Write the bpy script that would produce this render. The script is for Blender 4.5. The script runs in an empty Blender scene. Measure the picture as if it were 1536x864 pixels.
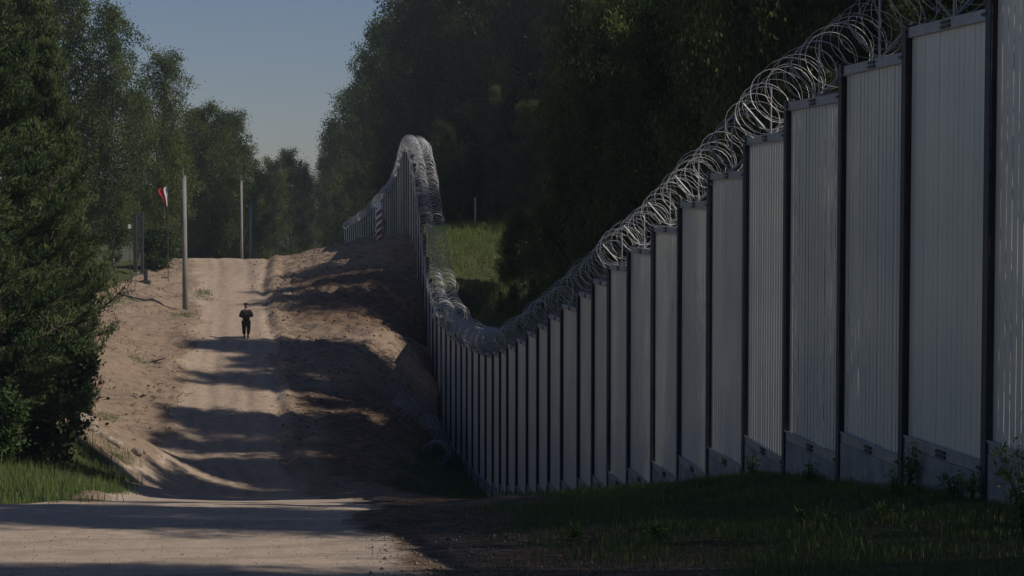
import bpy, bmesh, math, random
import numpy as np
from mathutils import Vector, Matrix

random.seed(7)
rng = np.random.default_rng(7)
sc = bpy.context.scene
col = sc.collection
R = math.radians

# ------------------------------------------------------------------ camera, sky, sun
FPX, YH = 2800.0, 300.0                       # focal length in photo pixels (1536 wide), horizon row
PITCH = math.atan((432 - YH) / FPX)
cam = bpy.data.cameras.new('camera'); cam_o = bpy.data.objects.new('camera', cam); col.objects.link(cam_o)
cam.sensor_width = 36.0; cam.lens = FPX / 1536 * 36.0
cam.clip_start = 0.1; cam.clip_end = 5000
cam_o.location = (0, 0, 0); cam_o.rotation_euler = (R(90) - PITCH, 0, 0)
sc.camera = cam_o

SUN_EL, SUN_AZ = R(42), R(106)                # azimuth clockwise from +Y (the view direction)
w = bpy.data.worlds.new('World'); sc.world = w; w.use_nodes = True
nt = w.node_tree; nt.nodes.clear()
sky = nt.nodes.new('ShaderNodeTexSky'); sky.sky_type = 'NISHITA'; sky.sun_disc = False
sky.sun_elevation = SUN_EL; sky.sun_rotation = SUN_AZ
sky.air_density = 1.0; sky.dust_density = 0.2; sky.ozone_density = 3.0; sky.altitude = 100
bg = nt.nodes.new('ShaderNodeBackground'); bg.inputs['Strength'].default_value = 0.060
wo = nt.nodes.new('ShaderNodeOutputWorld')
tone = nt.nodes.new('ShaderNodeMixRGB'); tone.blend_type = 'MULTIPLY'; tone.inputs[0].default_value = 1.0
tone.inputs[2].default_value = (.75, .74, .84, 1)     # dull, slightly violet summer haze
nt.links.new(sky.outputs[0], tone.inputs[1]); nt.links.new(tone.outputs[0], bg.inputs[0]); nt.links.new(bg.outputs[0], wo.inputs[0])

sun = bpy.data.lights.new('sun', 'SUN'); sun.energy = 3.4; sun.angle = R(0.5); sun.color = (1.0, .90, .78)
sun_o = bpy.data.objects.new('sun', sun); col.objects.link(sun_o)
sdir = Vector((math.sin(SUN_AZ) * math.cos(SUN_EL), math.cos(SUN_AZ) * math.cos(SUN_EL), math.sin(SUN_EL)))
sun_o.rotation_euler = sdir.to_track_quat('Z', 'Y').to_euler(); sun_o.location = (40, -20, 60)

sc.view_settings.view_transform = 'Standard'; sc.view_settings.look = 'None'
sc.view_settings.exposure = -0.02; sc.view_settings.gamma = 1.0
sc.cycles.max_bounces = 6; sc.cycles.diffuse_bounces = 3; sc.cycles.transparent_max_bounces = 8

def at(px, py, Y):
    """world point seen at photo pixel (px,py) at forward distance Y"""
    a, b = (px - 768) / FPX, -(py - 432) / FPX
    c, s = math.cos(PITCH), math.sin(PITCH)
    dy, dz = c + b * s, -s + b * c
    k = Y / dy
    return Vector((a * k, Y, dz * k))

# ------------------------------------------------------------------ helpers
def mat(name, base, rough=.8, metal=0.0, spec=.5):
    m = bpy.data.materials.new(name); m.use_nodes = True
    b = m.node_tree.nodes['Principled BSDF']
    b.inputs['Base Color'].default_value = (*base, 1); b.inputs['Roughness'].default_value = rough
    b.inputs['Metallic'].default_value = metal
    if 'Specular IOR Level' in b.inputs: b.inputs['Specular IOR Level'].default_value = spec
    return m

def nodes_of(m): return m.node_tree.nodes, m.node_tree.links, m.node_tree.nodes['Principled BSDF']

def noise_mat(name, c1, c2, scale=8, detail=6, rough=.85, metal=0, bump=.2, stretch=(1, 1, 1), lo=.35, hi=.65, bdist=.02, spec=.3):
    m = mat(name, c1, rough, metal, spec); n, l, b = nodes_of(m)
    tc = n.new('ShaderNodeTexCoord'); mp = n.new('ShaderNodeMapping'); mp.inputs['Scale'].default_value = stretch
    l.new(tc.outputs['Object'], mp.inputs[0])
    t = n.new('ShaderNodeTexNoise'); t.inputs['Scale'].default_value = scale; t.inputs['Detail'].default_value = detail
    l.new(mp.outputs[0], t.inputs[0])
    r = n.new('ShaderNodeValToRGB'); r.color_ramp.elements[0].position = lo; r.color_ramp.elements[1].position = hi
    r.color_ramp.elements[0].color = (*c1, 1); r.color_ramp.elements[1].color = (*c2, 1)
    l.new(t.outputs[0], r.inputs[0]); l.new(r.outputs[0], b.inputs['Base Color'])
    if bump:
        bp = n.new('ShaderNodeBump'); bp.inputs['Strength'].default_value = bump; bp.inputs['Distance'].default_value = bdist
        l.new(t.outputs[0], bp.inputs['Height']); l.new(bp.outputs[0], b.inputs['Normal'])
    return m

def tag(o, label=None, cat=None, group=None, kind=None):
    if label: o['label'] = label
    if cat: o['category'] = cat
    if group: o['group'] = group
    if kind: o['kind'] = kind
    return o

def empty(name, loc, rz=0.0):
    o = bpy.data.objects.new(name, None); o.empty_display_size = .2
    col.objects.link(o); o.location = loc; o.rotation_euler = (0, 0, rz); return o

def link(name, me, parent=None, m=None):
    o = bpy.data.objects.new(name, me); col.objects.link(o)
    if m: 
        if not me.materials: me.materials.append(m)
    if parent: o.parent = parent
    return o

def mesh_np(name, V, F, m=None, smooth=False, fattr=None):
    V = np.asarray(V, dtype=np.float32); F = np.asarray(F, dtype=np.int32)
    me = bpy.data.meshes.new(name); k = F.shape[1]
    me.vertices.add(len(V)); me.vertices.foreach_set('co', V.ravel())
    me.loops.add(F.size); me.loops.foreach_set('vertex_index', F.ravel())
    me.polygons.add(len(F)); me.polygons.foreach_set('loop_start', np.arange(0, F.size, k, dtype=np.int32))
    me.polygons.foreach_set('loop_total', np.full(len(F), k, dtype=np.int32))
    if smooth: me.polygons.foreach_set('use_smooth', np.ones(len(F), dtype=bool))
    if fattr is not None:
        for an, av in fattr.items():
            at_ = me.attributes.new(an, 'FLOAT', 'FACE'); at_.data.foreach_set('value', np.asarray(av, dtype=np.float32))
    me.update(calc_edges=True); me.validate()
    if m: me.materials.append(m)
    return me

class MB:
    """collects boxes and tubes, builds one mesh"""
    def __init__(s): s.v = []; s.f = []
    def quad_box(s, o, u, v, wv):
        """box centred at o with half-axis vectors u,v,w"""
        n = len(s.v); o = Vector(o)
        for a in (-1, 1):
            for b in (-1, 1):
                for c in (-1, 1): s.v.append(tuple(o + u * a + v * b + wv * c))
        for q in ((0, 1, 3, 2), (4, 6, 7, 5), (0, 4, 5, 1), (2, 3, 7, 6), (0, 2, 6, 4), (1, 5, 7, 3)): s.f.append([n + i for i in q])
        return s
    def box(s, x0, x1, y0, y1, z0, z1):
        return s.quad_box(((x0 + x1) / 2, (y0 + y1) / 2, (z0 + z1) / 2), Vector(((x1 - x0) / 2, 0, 0)), Vector((0, (y1 - y0) / 2, 0)), Vector((0, 0, (z1 - z0) / 2)))
    def tube(s, pts, rad, sides=6, cap=True):
        pts = [Vector(p) for p in pts]; n0 = len(s.v)
        if not hasattr(rad, '__len__'): rad = [rad] * len(pts)
        prev = None
        for i, p in enumerate(pts):
            t = (pts[min(i + 1, len(pts) - 1)] - pts[max(i - 1, 0)])
            t = t.normalized() if t.length > 1e-9 else Vector((0, 0, 1))
            a = prev if prev is not None else (Vector((1, 0, 0)) if abs(t.x) < .8 else Vector((0, 1, 0)))
            a = (a - t * a.dot(t)).normalized(); b = t.cross(a); prev = a
            for k in range(sides):
                th = 2 * math.pi * k / sides
                s.v.append(tuple(p + (a * math.cos(th) + b * math.sin(th)) * rad[i]))
        for i in range(len(pts) - 1):
            for k in range(sides):
                q = n0 + i * sides; r = q + sides; k2 = (k + 1) % sides
                s.f.append([q + k, q + k2, r + k2, r + k])
        if cap:
            s.f.append([n0 + k for k in range(sides)][::-1]); e = n0 + (len(pts) - 1) * sides
            s.f.append([e + k for k in range(sides)])
        return s
    def mesh(s, name, m=None, smooth=False, bevel=0):
        me = bpy.data.meshes.new(name); me.from_pydata(s.v, [], s.f)
        if m: me.materials.append(m)
        bm = bmesh.new(); bm.from_mesh(me)
        bmesh.ops.recalc_face_normals(bm, faces=bm.faces)
        if bevel: bmesh.ops.bevel(bm, geom=bm.edges[:], offset=bevel, segments=1, affect='EDGES')
        bm.to_mesh(me); bm.free()
        if smooth: me.polygons.foreach_set('use_smooth', np.ones(len(me.polygons), dtype=bool))
        me.update(); return me
    def build(s, name, m, parent=None, smooth=False, bevel=0):
        return link(name, s.mesh(name, m, smooth, bevel), parent)

# value noise
_perm = np.random.default_rng(3).random((256, 256))
def vnoise(x, y):
    xi = np.floor(x).astype(int); yi = np.floor(y).astype(int); fx = x - xi; fy = y - yi
    fx = fx * fx * (3 - 2 * fx); fy = fy * fy * (3 - 2 * fy)
    g = lambda a, b: _perm[a & 255, b & 255]
    return (g(xi, yi) * (1 - fx) + g(xi + 1, yi) * fx) * (1 - fy) + (g(xi, yi + 1) * (1 - fx) + g(xi + 1, yi + 1) * fx) * fy - .5
def fbm(x, y, o=4):
    s = 0; a = 1.0
    for i in range(o): s = s + a * vnoise(x * 2 ** i + 17.3 * i, y * 2 ** i - 9.1 * i); a *= .5
    return s

# ------------------------------------------------------------------ fence line (forward distance, photo column, panel bottom depth below the camera)
FT = [(12.9, None, 2.05), (15.6, None, 2.25), (18.3, None, 2.48), (21.0, 1493, 2.72), (23.5, 1366, 2.98), (26.2, 1270, 3.27), (29.1, 1187, 3.62), (32.0, 1125, 4.06),
      (34.7, 1070, 4.63), (37.5, 1025, 5.16), (40.3, 985, 5.68), (43.0, 948, 6.2), (45.6, 918, 6.68), (48.2, 894, 7.15),
      (50.8, 872, 7.6), (53.6, 846.5, 8.1), (56.2, 827, 8.55), (58.8, 810, 9.0), (61.4, 794, 9.42), (64.0, 778, 9.85), (66.6, 764, 10.25),
      (69.1, 753, 10.6), (71.6, 742, 10.9), (74.1, 731, 11.15), (76.7, 721, 11.3), (79.2, 711, 11.42), (81.8, 702.5, 11.5), (84.3, 694, 11.6),
      (86.8, 686, 11.66), (89.3, 678, 11.68), (91.8, 671, 11.6), (94.3, 663.5, 11.4), (96.8, 657, 11.12), (99.3, 651, 10.8)]
FZ = [a[0] for a in FT]
FX = [(a[1] - 768) / FPX * a[0] if a[1] else None for a in FT]
FX[0], FX[1], FX[2] = 6.45, 6.12, 5.8
tailZ = [99.3, 105, 110, 115, 118.5, 122, 126, 130, 137, 146, 156, 165, 175, 187, 200]
tailP = [651, 640, 632, 625, 620, 614.5, 610, 606, 597, 587, 573, 560, 546, 531, 516]
tailB = [10.8, 9.2, 6.8, 4.55, 3.1, 2.15, 1.75, 1.8, 3.3, 4.4, 5.1, 5.9, 6.8, 7.6, 8.4]
zz = 99.3
while zz < 198:
    zz += 2.5 if zz < 125 else 2.6
    FZ.append(zz); FX.append((np.interp(zz, tailZ, tailP) - 768) / FPX * zz)
    FT.append((zz, 0, float(np.interp(zz, tailZ, tailB))))
FB = [a[2] for a in FT]
fence_x = lambda z: float(np.interp(z, FZ, FX))
fence_b = lambda z: float(np.interp(z, FZ, FB))

# ------------------------------------------------------------------ terrain by control points (thin plate spline)
CP = []
def cp(px, py, Z):
    p = at(px, py, Z); CP.append((p.x, p.y, p.z))
def cw(x, y, z): CP.append((x, y, z))
for x in (-12, -4, 3): cw(x, 0, -1.7); cw(x, -12, -1.7)
for x in (-10, -4, 2): cw(x, 9, -2.45)
for x in (-7, -3, 1): cw(x, 17, -3.42)
for x in (-8, -4, -1): cw(x, 21, -3.9)
cw(2.2, 21, -3.75)
for x in (-9, -5, -1): cw(x, 25, -4.33)
cw(2, 25, -4.15)
for x in (-9, -5, -1): cw(x, 29, -4.78)
cw(1.6, 29, -4.6); cw(1.2, 34, -5.45)
cp(60, 757, 33); cp(-40, 757, 34); cp(300, 752, 40); cp(450, 750, 40); cp(650, 748, 42); cp(300, 748, 53); cp(480, 747, 53)
cp(620, 742, 60); cp(320, 743, 69); cp(250, 738, 68); cp(430, 742, 68); cp(560, 742, 66)
cp(90, 735, 40); cp(0, 730, 42); cp(60, 702, 50); cp(-60, 695, 50); cp(160, 722, 50); cp(130, 655, 62); cp(205, 690, 66); cp(180, 640, 72)
cp(230, 738, 61); cp(200, 716, 61); cp(275, 746, 60); cp(160, 742, 43); cp(225, 746, 50); cp(225, 690, 76); cp(330, 690, 76); cp(430, 690, 76); cp(245, 640, 80.5); cp(420, 640, 80.5); cp(262, 600, 84.5); cp(415, 600, 84.5); cp(275, 550, 91); cp(415, 550, 91)
cp(285, 507, 96.5); cp(365, 507, 96.5); cp(420, 507, 96.5); cp(287, 468, 104); cp(400, 468, 104); cp(290, 430, 112); cp(395, 430, 112); cp(285, 388, 127); cp(400, 388, 127); cp(340, 387, 127)
cp(205, 575, 86); cp(185, 500, 95); cp(200, 440, 106); cp(225, 398, 122); cp(100, 500, 88); cp(40, 600, 66); cp(-60, 560, 70); cp(90, 400, 118); cp(215, 470, 101)
cp(620, 715, 74); cp(560, 660, 78); cp(600, 610, 84); cp(500, 610, 84); cp(545, 545, 92); cp(500, 502, 97.5); cp(610, 510, 98)
cp(450, 472, 103); cp(560, 462, 104); cp(440, 432, 110); cp(475, 402, 114); cp(530, 385, 116); cp(590, 405, 114)
cp(598, 357, 121); cp(560, 356, 121); cp(500, 369, 121); cp(450, 380, 121); cp(425, 387, 123)
# along the fence
for z in (13, 16, 18.3, 21, 23.5, 26.2, 29.1, 32, 34.7, 37.5, 43, 48, 54, 60, 66, 72, 77, 82, 87):
    cw(fence_x(z) - .25, z, -fence_b(z + .8) - .62); cw(fence_x(z) + .8, z, -fence_b(z + .8) - .5)
for px, py, z in ((655, 640, 93), (647, 560, 97), (641, 525, 101), (636, 474, 106), (629, 424, 111), (622, 380, 116), (614, 350, 121)): cp(px, py, z)
for z in (93, 99, 105, 111, 116, 121): cw(fence_x(z) + 1.2, z, -fence_b(z) - .3)
for z in (130, 137, 146, 156, 175, 200): cw(fence_x(z), z, -fence_b(z) - .5); cw(fence_x(z) + 3, z, -fence_b(z) - .3)
# beyond the crest
for x in (-24, -18): cw(x, 140, -5.6); cw(x, 160, -7.6)
cw(-14, 135, -4.6); cw(-30, 200, -11); cw(-40, 260, -13); cw(-45, 125, -5); cw(-45, 90, -6); cw(-45, 50, -6); cw(-45, 20, -4.5); cw(-45, -20, -2)
# hillside right of the fence
cp(700, 385, 118); cp(745, 405, 117); cp(722, 338, 130); cp(690, 440, 108); cp(725, 470, 100); cp(800, 455, 105); cp(775, 490, 92)
cp(900, 430, 102); cp(850, 340, 130); cw(30, 125, -2); cw(30, 90, -4.5); cw(30, 60, -6); cw(14, 60, -8); cw(12, 40, -5.5); cw(30, 35, -4); cw(30, 10, -2.5); cw(30, -20, -1.5); cw(12, 10, -1.9); cw(12, 25, -3)
cw(20, 160, -3); cw(60, 130, -2); cw(60, 60, -4); cw(60, 0, -2); cw(60, 260, -6); cw(0, 260, -10); cw(-10, 200, -8)
CP = np.array(CP)
S = 20.0
def _phi(d2): return np.where(d2 > 1e-12, d2 * np.log(d2 + 1e-12), 0.0)
_c = CP[:, :2] / S; n_ = len(CP)
_A = np.zeros((n_ + 3, n_ + 3)); _A[:n_, :n_] = _phi(((_c[:, None] - _c[None]) ** 2).sum(-1)) + np.eye(n_) * .0006
_A[:n_, n_] = 1; _A[:n_, n_ + 1:] = _c; _A[n_, :n_] = 1; _A[n_ + 1:, :n_] = _c.T
_w = np.linalg.solve(_A, np.concatenate([CP[:, 2], [0, 0, 0]]))
def tps(x, y):
    x = np.clip(np.asarray(x, float), -45, 60) / S; y = np.clip(np.asarray(y, float), -20, 260) / S
    out = np.zeros(x.shape); fl = x.ravel(); gl = y.ravel(); o = out.ravel()
    for i in range(0, len(fl), 20000):
        a = fl[i:i + 20000]; b = gl[i:i + 20000]
        K = _phi((a[:, None] - _c[None, :, 0]) ** 2 + (b[:, None] - _c[None, :, 1]) ** 2)
        o[i:i + 20000] = K @ _w[:n_] + _w[n_] + _w[n_ + 1] * a + _w[n_ + 2] * b
    return out
# road masks
RZ = [60, 70, 76, 84.5, 91, 96.5, 104, 112, 120, 127, 150, 200]
RL = [-13.0, -13.2, -14.6, -15.2, -15.9, -16.5, -17.6, -18.8, -20.4, -21.8, -25, -31]
RR = [-6.4, -7.6, -9.2, -10.6, -11.5, -12.3, -13.6, -14.9, -15.6, -16.5, -19, -25]
def road_mask(x, y):
    x = np.asarray(x, float); y = np.asarray(y, float)
    nl = fbm(x * .35 + 5, y * .35, 3) * .9
    right = np.interp(y, [-20, 0, 10, 17, 21, 25, 30, 45, 60] + RZ[1:], [.6, .3, -.4, -.85, -1.35, -1.75, -2.2, -4.3, -6.4] + RR[1:])
    left = np.interp(y, [-20, 30, 32, 35, 45, 60] + RZ[1:], [-80, -60, -13, -7.8, -9.3, -12.6] + RL[1:])
    d = np.minimum(right - x, x - left) + nl
    return np.clip(d / np.clip(y / 60, .9, 1.9) + .5, 0, 1)
def grass_mask(x, y):
    """0..1 how grassy"""
    x = np.asarray(x, float); y = np.asarray(y, float)
    fx = np.interp(y, FZ, FX); n = fbm(x * .5, y * .5 + 40, 4)
    g = np.zeros(x.shape)
    # right foreground, rising towards the fence
    t = np.clip((x - (-1.0 + .02 * (y - 17))) / 4.0, 0, 1); near = np.clip((y - 15.5) / 5.5, 0.25, 1) * (y < 38)
    near = np.maximum(near, np.clip((x - .8) / 2.0, 0, .8) * (y < 38))
    g = np.maximum(g, near * np.clip(t * 1.9 + n * 1.1 - .05, 0, 1))
    # foot of the fence in the dip
    t = np.clip(1 - (fx - x) / np.interp(y, [36, 60, 72, 90, 96], [2.5, 3.5, 5.0, 1.5, 0.1]), 0, 1)
    g = np.maximum(g, ((y >= 36) & (y < 96) & (x < fx)) * (t > 0) * np.clip(t * 2.2 + n * .8 - .1, 0, 1))
    # left verge
    g = np.maximum(g, (y > 32) * (y < 66) * np.clip((66 - y) / 6 + n * .8, 0, 1) * np.clip((-8.0 - .095 * (y - 33) - x) * 1.4 + n * .8, 0, 1))
    g = g * (1 - road_mask(x, y))
    g = np.maximum(g, (y > 60) * (y < 76) * (x < -13.6) * np.clip(.45 + n * 2.2, 0, 1))
    g = g * (1 - np.clip(1.3 - ((x + 14.9) / 1.6) ** 2 - ((y - 64) / 4.0) ** 2, 0, 1) * .85)
    g = np.maximum(g, (y >= 76) * (y < 112) * (x < -17) * np.clip(n * 2.0 - .15, 0, .6))
    g = np.maximum(g, (y > 60) * (x < -23) * .9)
    # everything behind the fence
    g = np.maximum(g, (x > fx + .3) * 1.0)
    g = np.maximum(g, (y > 135) * (1 - road_mask(x, y)) * .9)
    return np.clip(g, 0, 1)
def detail(x, y):
    x = np.asarray(x, float); y = np.asarray(y, float)
    rm = road_mask(x, y); fx = np.interp(y, FZ, FX)
    rough = (1 - rm) * (np.clip((y - 17) / 4, 0, 1))
    d = fbm(x * .7, y * .7, 5) * np.where((x < -9) & (y < 76), .05, .16) * rough + fbm(x * 2.3, y * 2.3 + 9, 3) * .05 * rough
    mound = np.clip((fx - x - 1.2) / 2.5, 0, 1) * np.exp(-((y - 106) / 13) ** 2) * (x > -17) * (x < fx) * (1 - rm)
    d = d + rough * (y > 66) * (y < 130) * (np.abs(fbm(x * 3.1, y * 2.2 + 5, 3)) - .2) * .12
    d = d + mound * ((np.abs(fbm(x * .9 + y * .3, y * .55, 4)) - .2) * .5 - .3 * np.clip(1 - np.abs(fbm(x * .5 + y * .9, y * .12 - x * .25 + 11, 3)) / .10, 0, 1))
    left = (y > 70) * (x < -14) * (1 - rm); d = d + left * fbm(x * .9, y * 1.1 + 60, 4) * np.interp(y, [70, 80, 92], [0, .08, .28])
    # wheel ruts and berm along the road up the hill
    rr = np.interp(y, RZ, RR); rl = np.interp(y, RZ, RL)
    on = np.clip((y - 66) / 8, 0, 1) * (y < 140)
    d = d - on * .10 * np.exp(-((x - rr + .1) / .22) ** 2) + on * .12 * np.exp(-((x - rr - .45) / .3) ** 2)
    d = d + rm * (y < 34) * .035 * fbm(x * .25 + y * .9, y * 2.2 - x * .2, 3)
    d = d - on * .045 * (np.exp(-((x - (rl + rr) / 2 - .9) / .25) ** 2) + np.exp(-((x - (rl + rr) / 2 + .9) / .25) ** 2))
    d = d + rm * fbm(x * 1.2, y * .9, 3) * .018
    fade = np.clip(np.abs(x - fx) / .6, .15, 1)
    return d * fade
def ground(x, y):
    return float(tps(np.array([x]), np.array([y]))[0] + detail(np.array([x]), np.array([y]))[0])
def ground_np(x, y): return tps(x, y) + detail(x, y)

def axis(core0, core1, step, lo, hi, g=1.25):
    a = list(np.arange(core0, core1, step)); s = step; v = a[-1]
    while v < hi: s = min(s * g, 60); v += s; a.append(v)
    s = step; v = a[0]; b = []
    while v > lo: s = min(s * g, 60); v -= s; b.append(v)
    return np.array(b[::-1] + a)
gx = axis(-25, 7.5, .17, -900, 900); gy = axis(14, 131, .21, -120, 1500)
GX, GY = np.meshgrid(gx, gy)
GZ = tps(GX, GY) + detail(GX, GY)
# far plain sinks gently, low wooded ridge at the end
GZ = GZ + np.clip(GY - 260, 0, 400) * .012
nx, ny = len(gx), len(gy)
idx = np.arange(nx * ny).reshape(ny, nx)
F = np.stack([idx[:-1, :-1], idx[:-1, 1:], idx[1:, 1:], idx[1:, :-1]], -1).reshape(-1, 4)
V = np.stack([GX, GY, GZ], -1).reshape(-1, 3)

def ground_material():
    m = mat('soil_and_gravel', (.3, .23, .17), .95, spec=.15); n, l, b = nodes_of(m)
    geo = n.new('ShaderNodeNewGeometry')
    def attr(a): x = n.new('ShaderNodeAttribute'); x.attribute_name = a; return x.outputs['Fac']
    def noise(s, d=6, rough=.6, w=None):
        t = n.new('ShaderNodeTexNoise'); t.inputs['Scale'].default_value = s; t.inputs['Detail'].default_value = d; t.inputs['Roughness'].default_value = rough
        if w: 
            mp = n.new('ShaderNodeMapping'); mp.inputs['Scale'].default_value = w; l.new(geo.outputs['Position'], mp.inputs[0]); l.new(mp.outputs[0], t.inputs[0])
        else: l.new(geo.outputs['Position'], t.inputs[0])
        return t.outputs[0]
    def ramp(f, a, c, p0=.35, p1=.65):
        r = n.new('ShaderNodeValToRGB'); e = r.color_ramp.elements; e[0].position = p0; e[1].position = p1
        e[0].color = (*a, 1); e[1].color = (*c, 1); l.new(f, r.inputs[0]); return r.outputs[0]
    def mix(f, a, c, t='MIX'):
        x = n.new('ShaderNodeMixRGB'); x.blend_type = t
        for i, v in ((0, f), (1, a), (2, c)):
            if hasattr(v, 'links') or hasattr(v, 'is_linked'): l.new(v, x.inputs[i])
            elif isinstance(v, (int, float)): x.inputs[i].default_value = v
            else: x.inputs[i].default_value = (*v, 1)
        return x.outputs[0]
    def mth(op, a, c, clamp=False):
        x = n.new('ShaderNodeMath'); x.operation = op; x.use_clamp = clamp
        for i, v in ((0, a), (1, c)):
            if isinstance(v, (int, float)): x.inputs[i].default_value = v
            else: l.new(v, x.inputs[i])
        return x.outputs[0]
    fine = noise(38, 8, .75); mid = noise(3.2, 8, .62); big = noise(.35, 5); streak = noise(1.0, 6, .6, (3.0, .25, 1))
    road = ramp(mid, (.40, .315, .24), (.55, .45, .36)); road = mix(ramp(streak, (0, 0, 0), (.45, .45, .45)), road, (.56, .465, .38))
    road = mix(ramp(noise(16, 8, .8), (.7, .7, .7), (0, 0, 0), .34, .52), road, (.29, .24, .195))
    road = mix(ramp(fine, (0, 0, 0), (.5, .5, .5), .58, .7), road, (.64, .57, .49))
    soil = ramp(mid, (.17, .125, .09), (.37, .285, .215), .3, .68); soil = mix(ramp(big, (0, 0, 0), (.8, .8, .8)), soil, (.36, .275, .20))
    soil = mix(ramp(fine, (.5, .5, .5), (0, 0, 0), .32, .52), soil, (.12, .08, .05))
    rake = noise(2.2, 8, .72, (.55, 1.7, 1)); soil = mix(ramp(rake, (.75, .75, .75), (0, 0, 0), .34, .47), soil, (.13, .085, .055)); soil = mix(ramp(rake, (0, 0, 0), (.6, .6, .6), .55, .68), soil, (.42, .32, .235))
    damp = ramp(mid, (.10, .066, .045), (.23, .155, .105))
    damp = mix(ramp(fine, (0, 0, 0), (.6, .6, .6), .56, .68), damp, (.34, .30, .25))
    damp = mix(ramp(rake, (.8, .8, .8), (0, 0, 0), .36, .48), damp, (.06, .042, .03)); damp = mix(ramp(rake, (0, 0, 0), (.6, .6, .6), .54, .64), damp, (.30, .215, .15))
    road = mix(mth('MULTIPLY', attr('far'), .6), road, mix(ramp(mid, (0, 0, 0), (1, 1, 1)), (.34, .255, .185), (.46, .355, .265)))
    turf = ramp(noise(9, 6, .7), (.045, .058, .024), (.11, .115, .05))
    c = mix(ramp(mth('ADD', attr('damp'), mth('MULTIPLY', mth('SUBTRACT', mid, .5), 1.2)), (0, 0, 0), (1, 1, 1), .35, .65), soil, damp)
    c = mix(ramp(mth('ADD', attr('road'), mth('MULTIPLY', mth('SUBTRACT', noise(6, 5), .5), .9)), (0, 0, 0), (1, 1, 1), .38, .62), c, road)
    c = mix(ramp(mth('ADD', attr('grass'), mth('MULTIPLY', mth('SUBTRACT', noise(5, 6, .7), .5), 1.3)), (0, 0, 0), (1, 1, 1), .42, .7), c, turf)
    l.new(c, b.inputs['Base Color'])
    c = mix(mth('MULTIPLY', attr('track'), .55), c, mix(1.0, c, (.62, .60, .60), 'MULTIPLY'))
    l.new(c, b.inputs['Base Color'])
    h = mth('ADD', mth('MULTIPLY', fine, .45), mth('ADD', mth('MULTIPLY', mid, .8), mth('MULTIPLY', rake, mth('SUBTRACT', 2.2, mth('MULTIPLY', attr('road'), 2.0)))))
    bp = n.new('ShaderNodeBump'); bp.inputs['Strength'].default_value = .7; bp.inputs['Distance'].default_value = .07
    l.new(h, bp.inputs['Height']); l.new(bp.outputs[0], b.inputs['Normal'])
    return m
M_ground = ground_material()
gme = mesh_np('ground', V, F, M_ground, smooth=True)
def track_mask(x, y):
    rr_ = np.interp(y, RZ, RR); rl_ = np.interp(y, RZ, RL); m = (rr_ + rl_) / 2 + .25 * np.sin(y * .13); t = 0 * x
    wob = .25 * fbm(x * .05, y * .25, 3)
    for o_, wd_ in ((-1.35, .16), (-.55, .2), (.45, .22), (1.25, .18), (2.35, .14)): t = t + np.exp(-((x - m - o_ - wob) / wd_) ** 2) * np.clip(.6 + fbm(x * .3, y * .4 + o_ * 9, 3), 0, 1)
    t = t * np.clip((y - 64) / 6, 0, 1)
    # near road: curved tracks swinging off to the left
    r_ = np.hypot(x + 24, y - 58)
    for R_ in (41.2, 42.9, 44.6, 46.3, 39.0): t = t + (y < 40) * np.exp(-((r_ - R_ - .3 * fbm(x * .2, y * .2, 2)) / .22) ** 2) * .9
    return np.clip(t, 0, 1) * road_mask(x, y)
def vattr(me, name, val):
    a = me.attributes.new(name, 'FLOAT', 'POINT'); a.data.foreach_set('value', np.asarray(val, dtype=np.float32).ravel())
vattr(gme, 'far', np.clip((GY - 48) / 25, 0, 1)); vattr(gme, 'road', road_mask(GX, GY)); vattr(gme, 'track', track_mask(GX, GY)); vattr(gme, 'grass', grass_mask(GX, GY))
fxg = np.interp(GY, FZ, FX)
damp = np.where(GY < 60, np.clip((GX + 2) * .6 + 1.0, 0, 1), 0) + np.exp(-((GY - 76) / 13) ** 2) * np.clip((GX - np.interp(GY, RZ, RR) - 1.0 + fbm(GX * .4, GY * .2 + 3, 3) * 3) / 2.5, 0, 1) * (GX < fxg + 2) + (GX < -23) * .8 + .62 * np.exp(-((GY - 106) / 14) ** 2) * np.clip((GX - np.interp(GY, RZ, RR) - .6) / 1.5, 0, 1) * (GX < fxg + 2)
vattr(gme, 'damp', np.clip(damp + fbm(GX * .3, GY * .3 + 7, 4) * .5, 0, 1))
g_o = link('ground', gme); tag(g_o, kind='structure')

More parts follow.
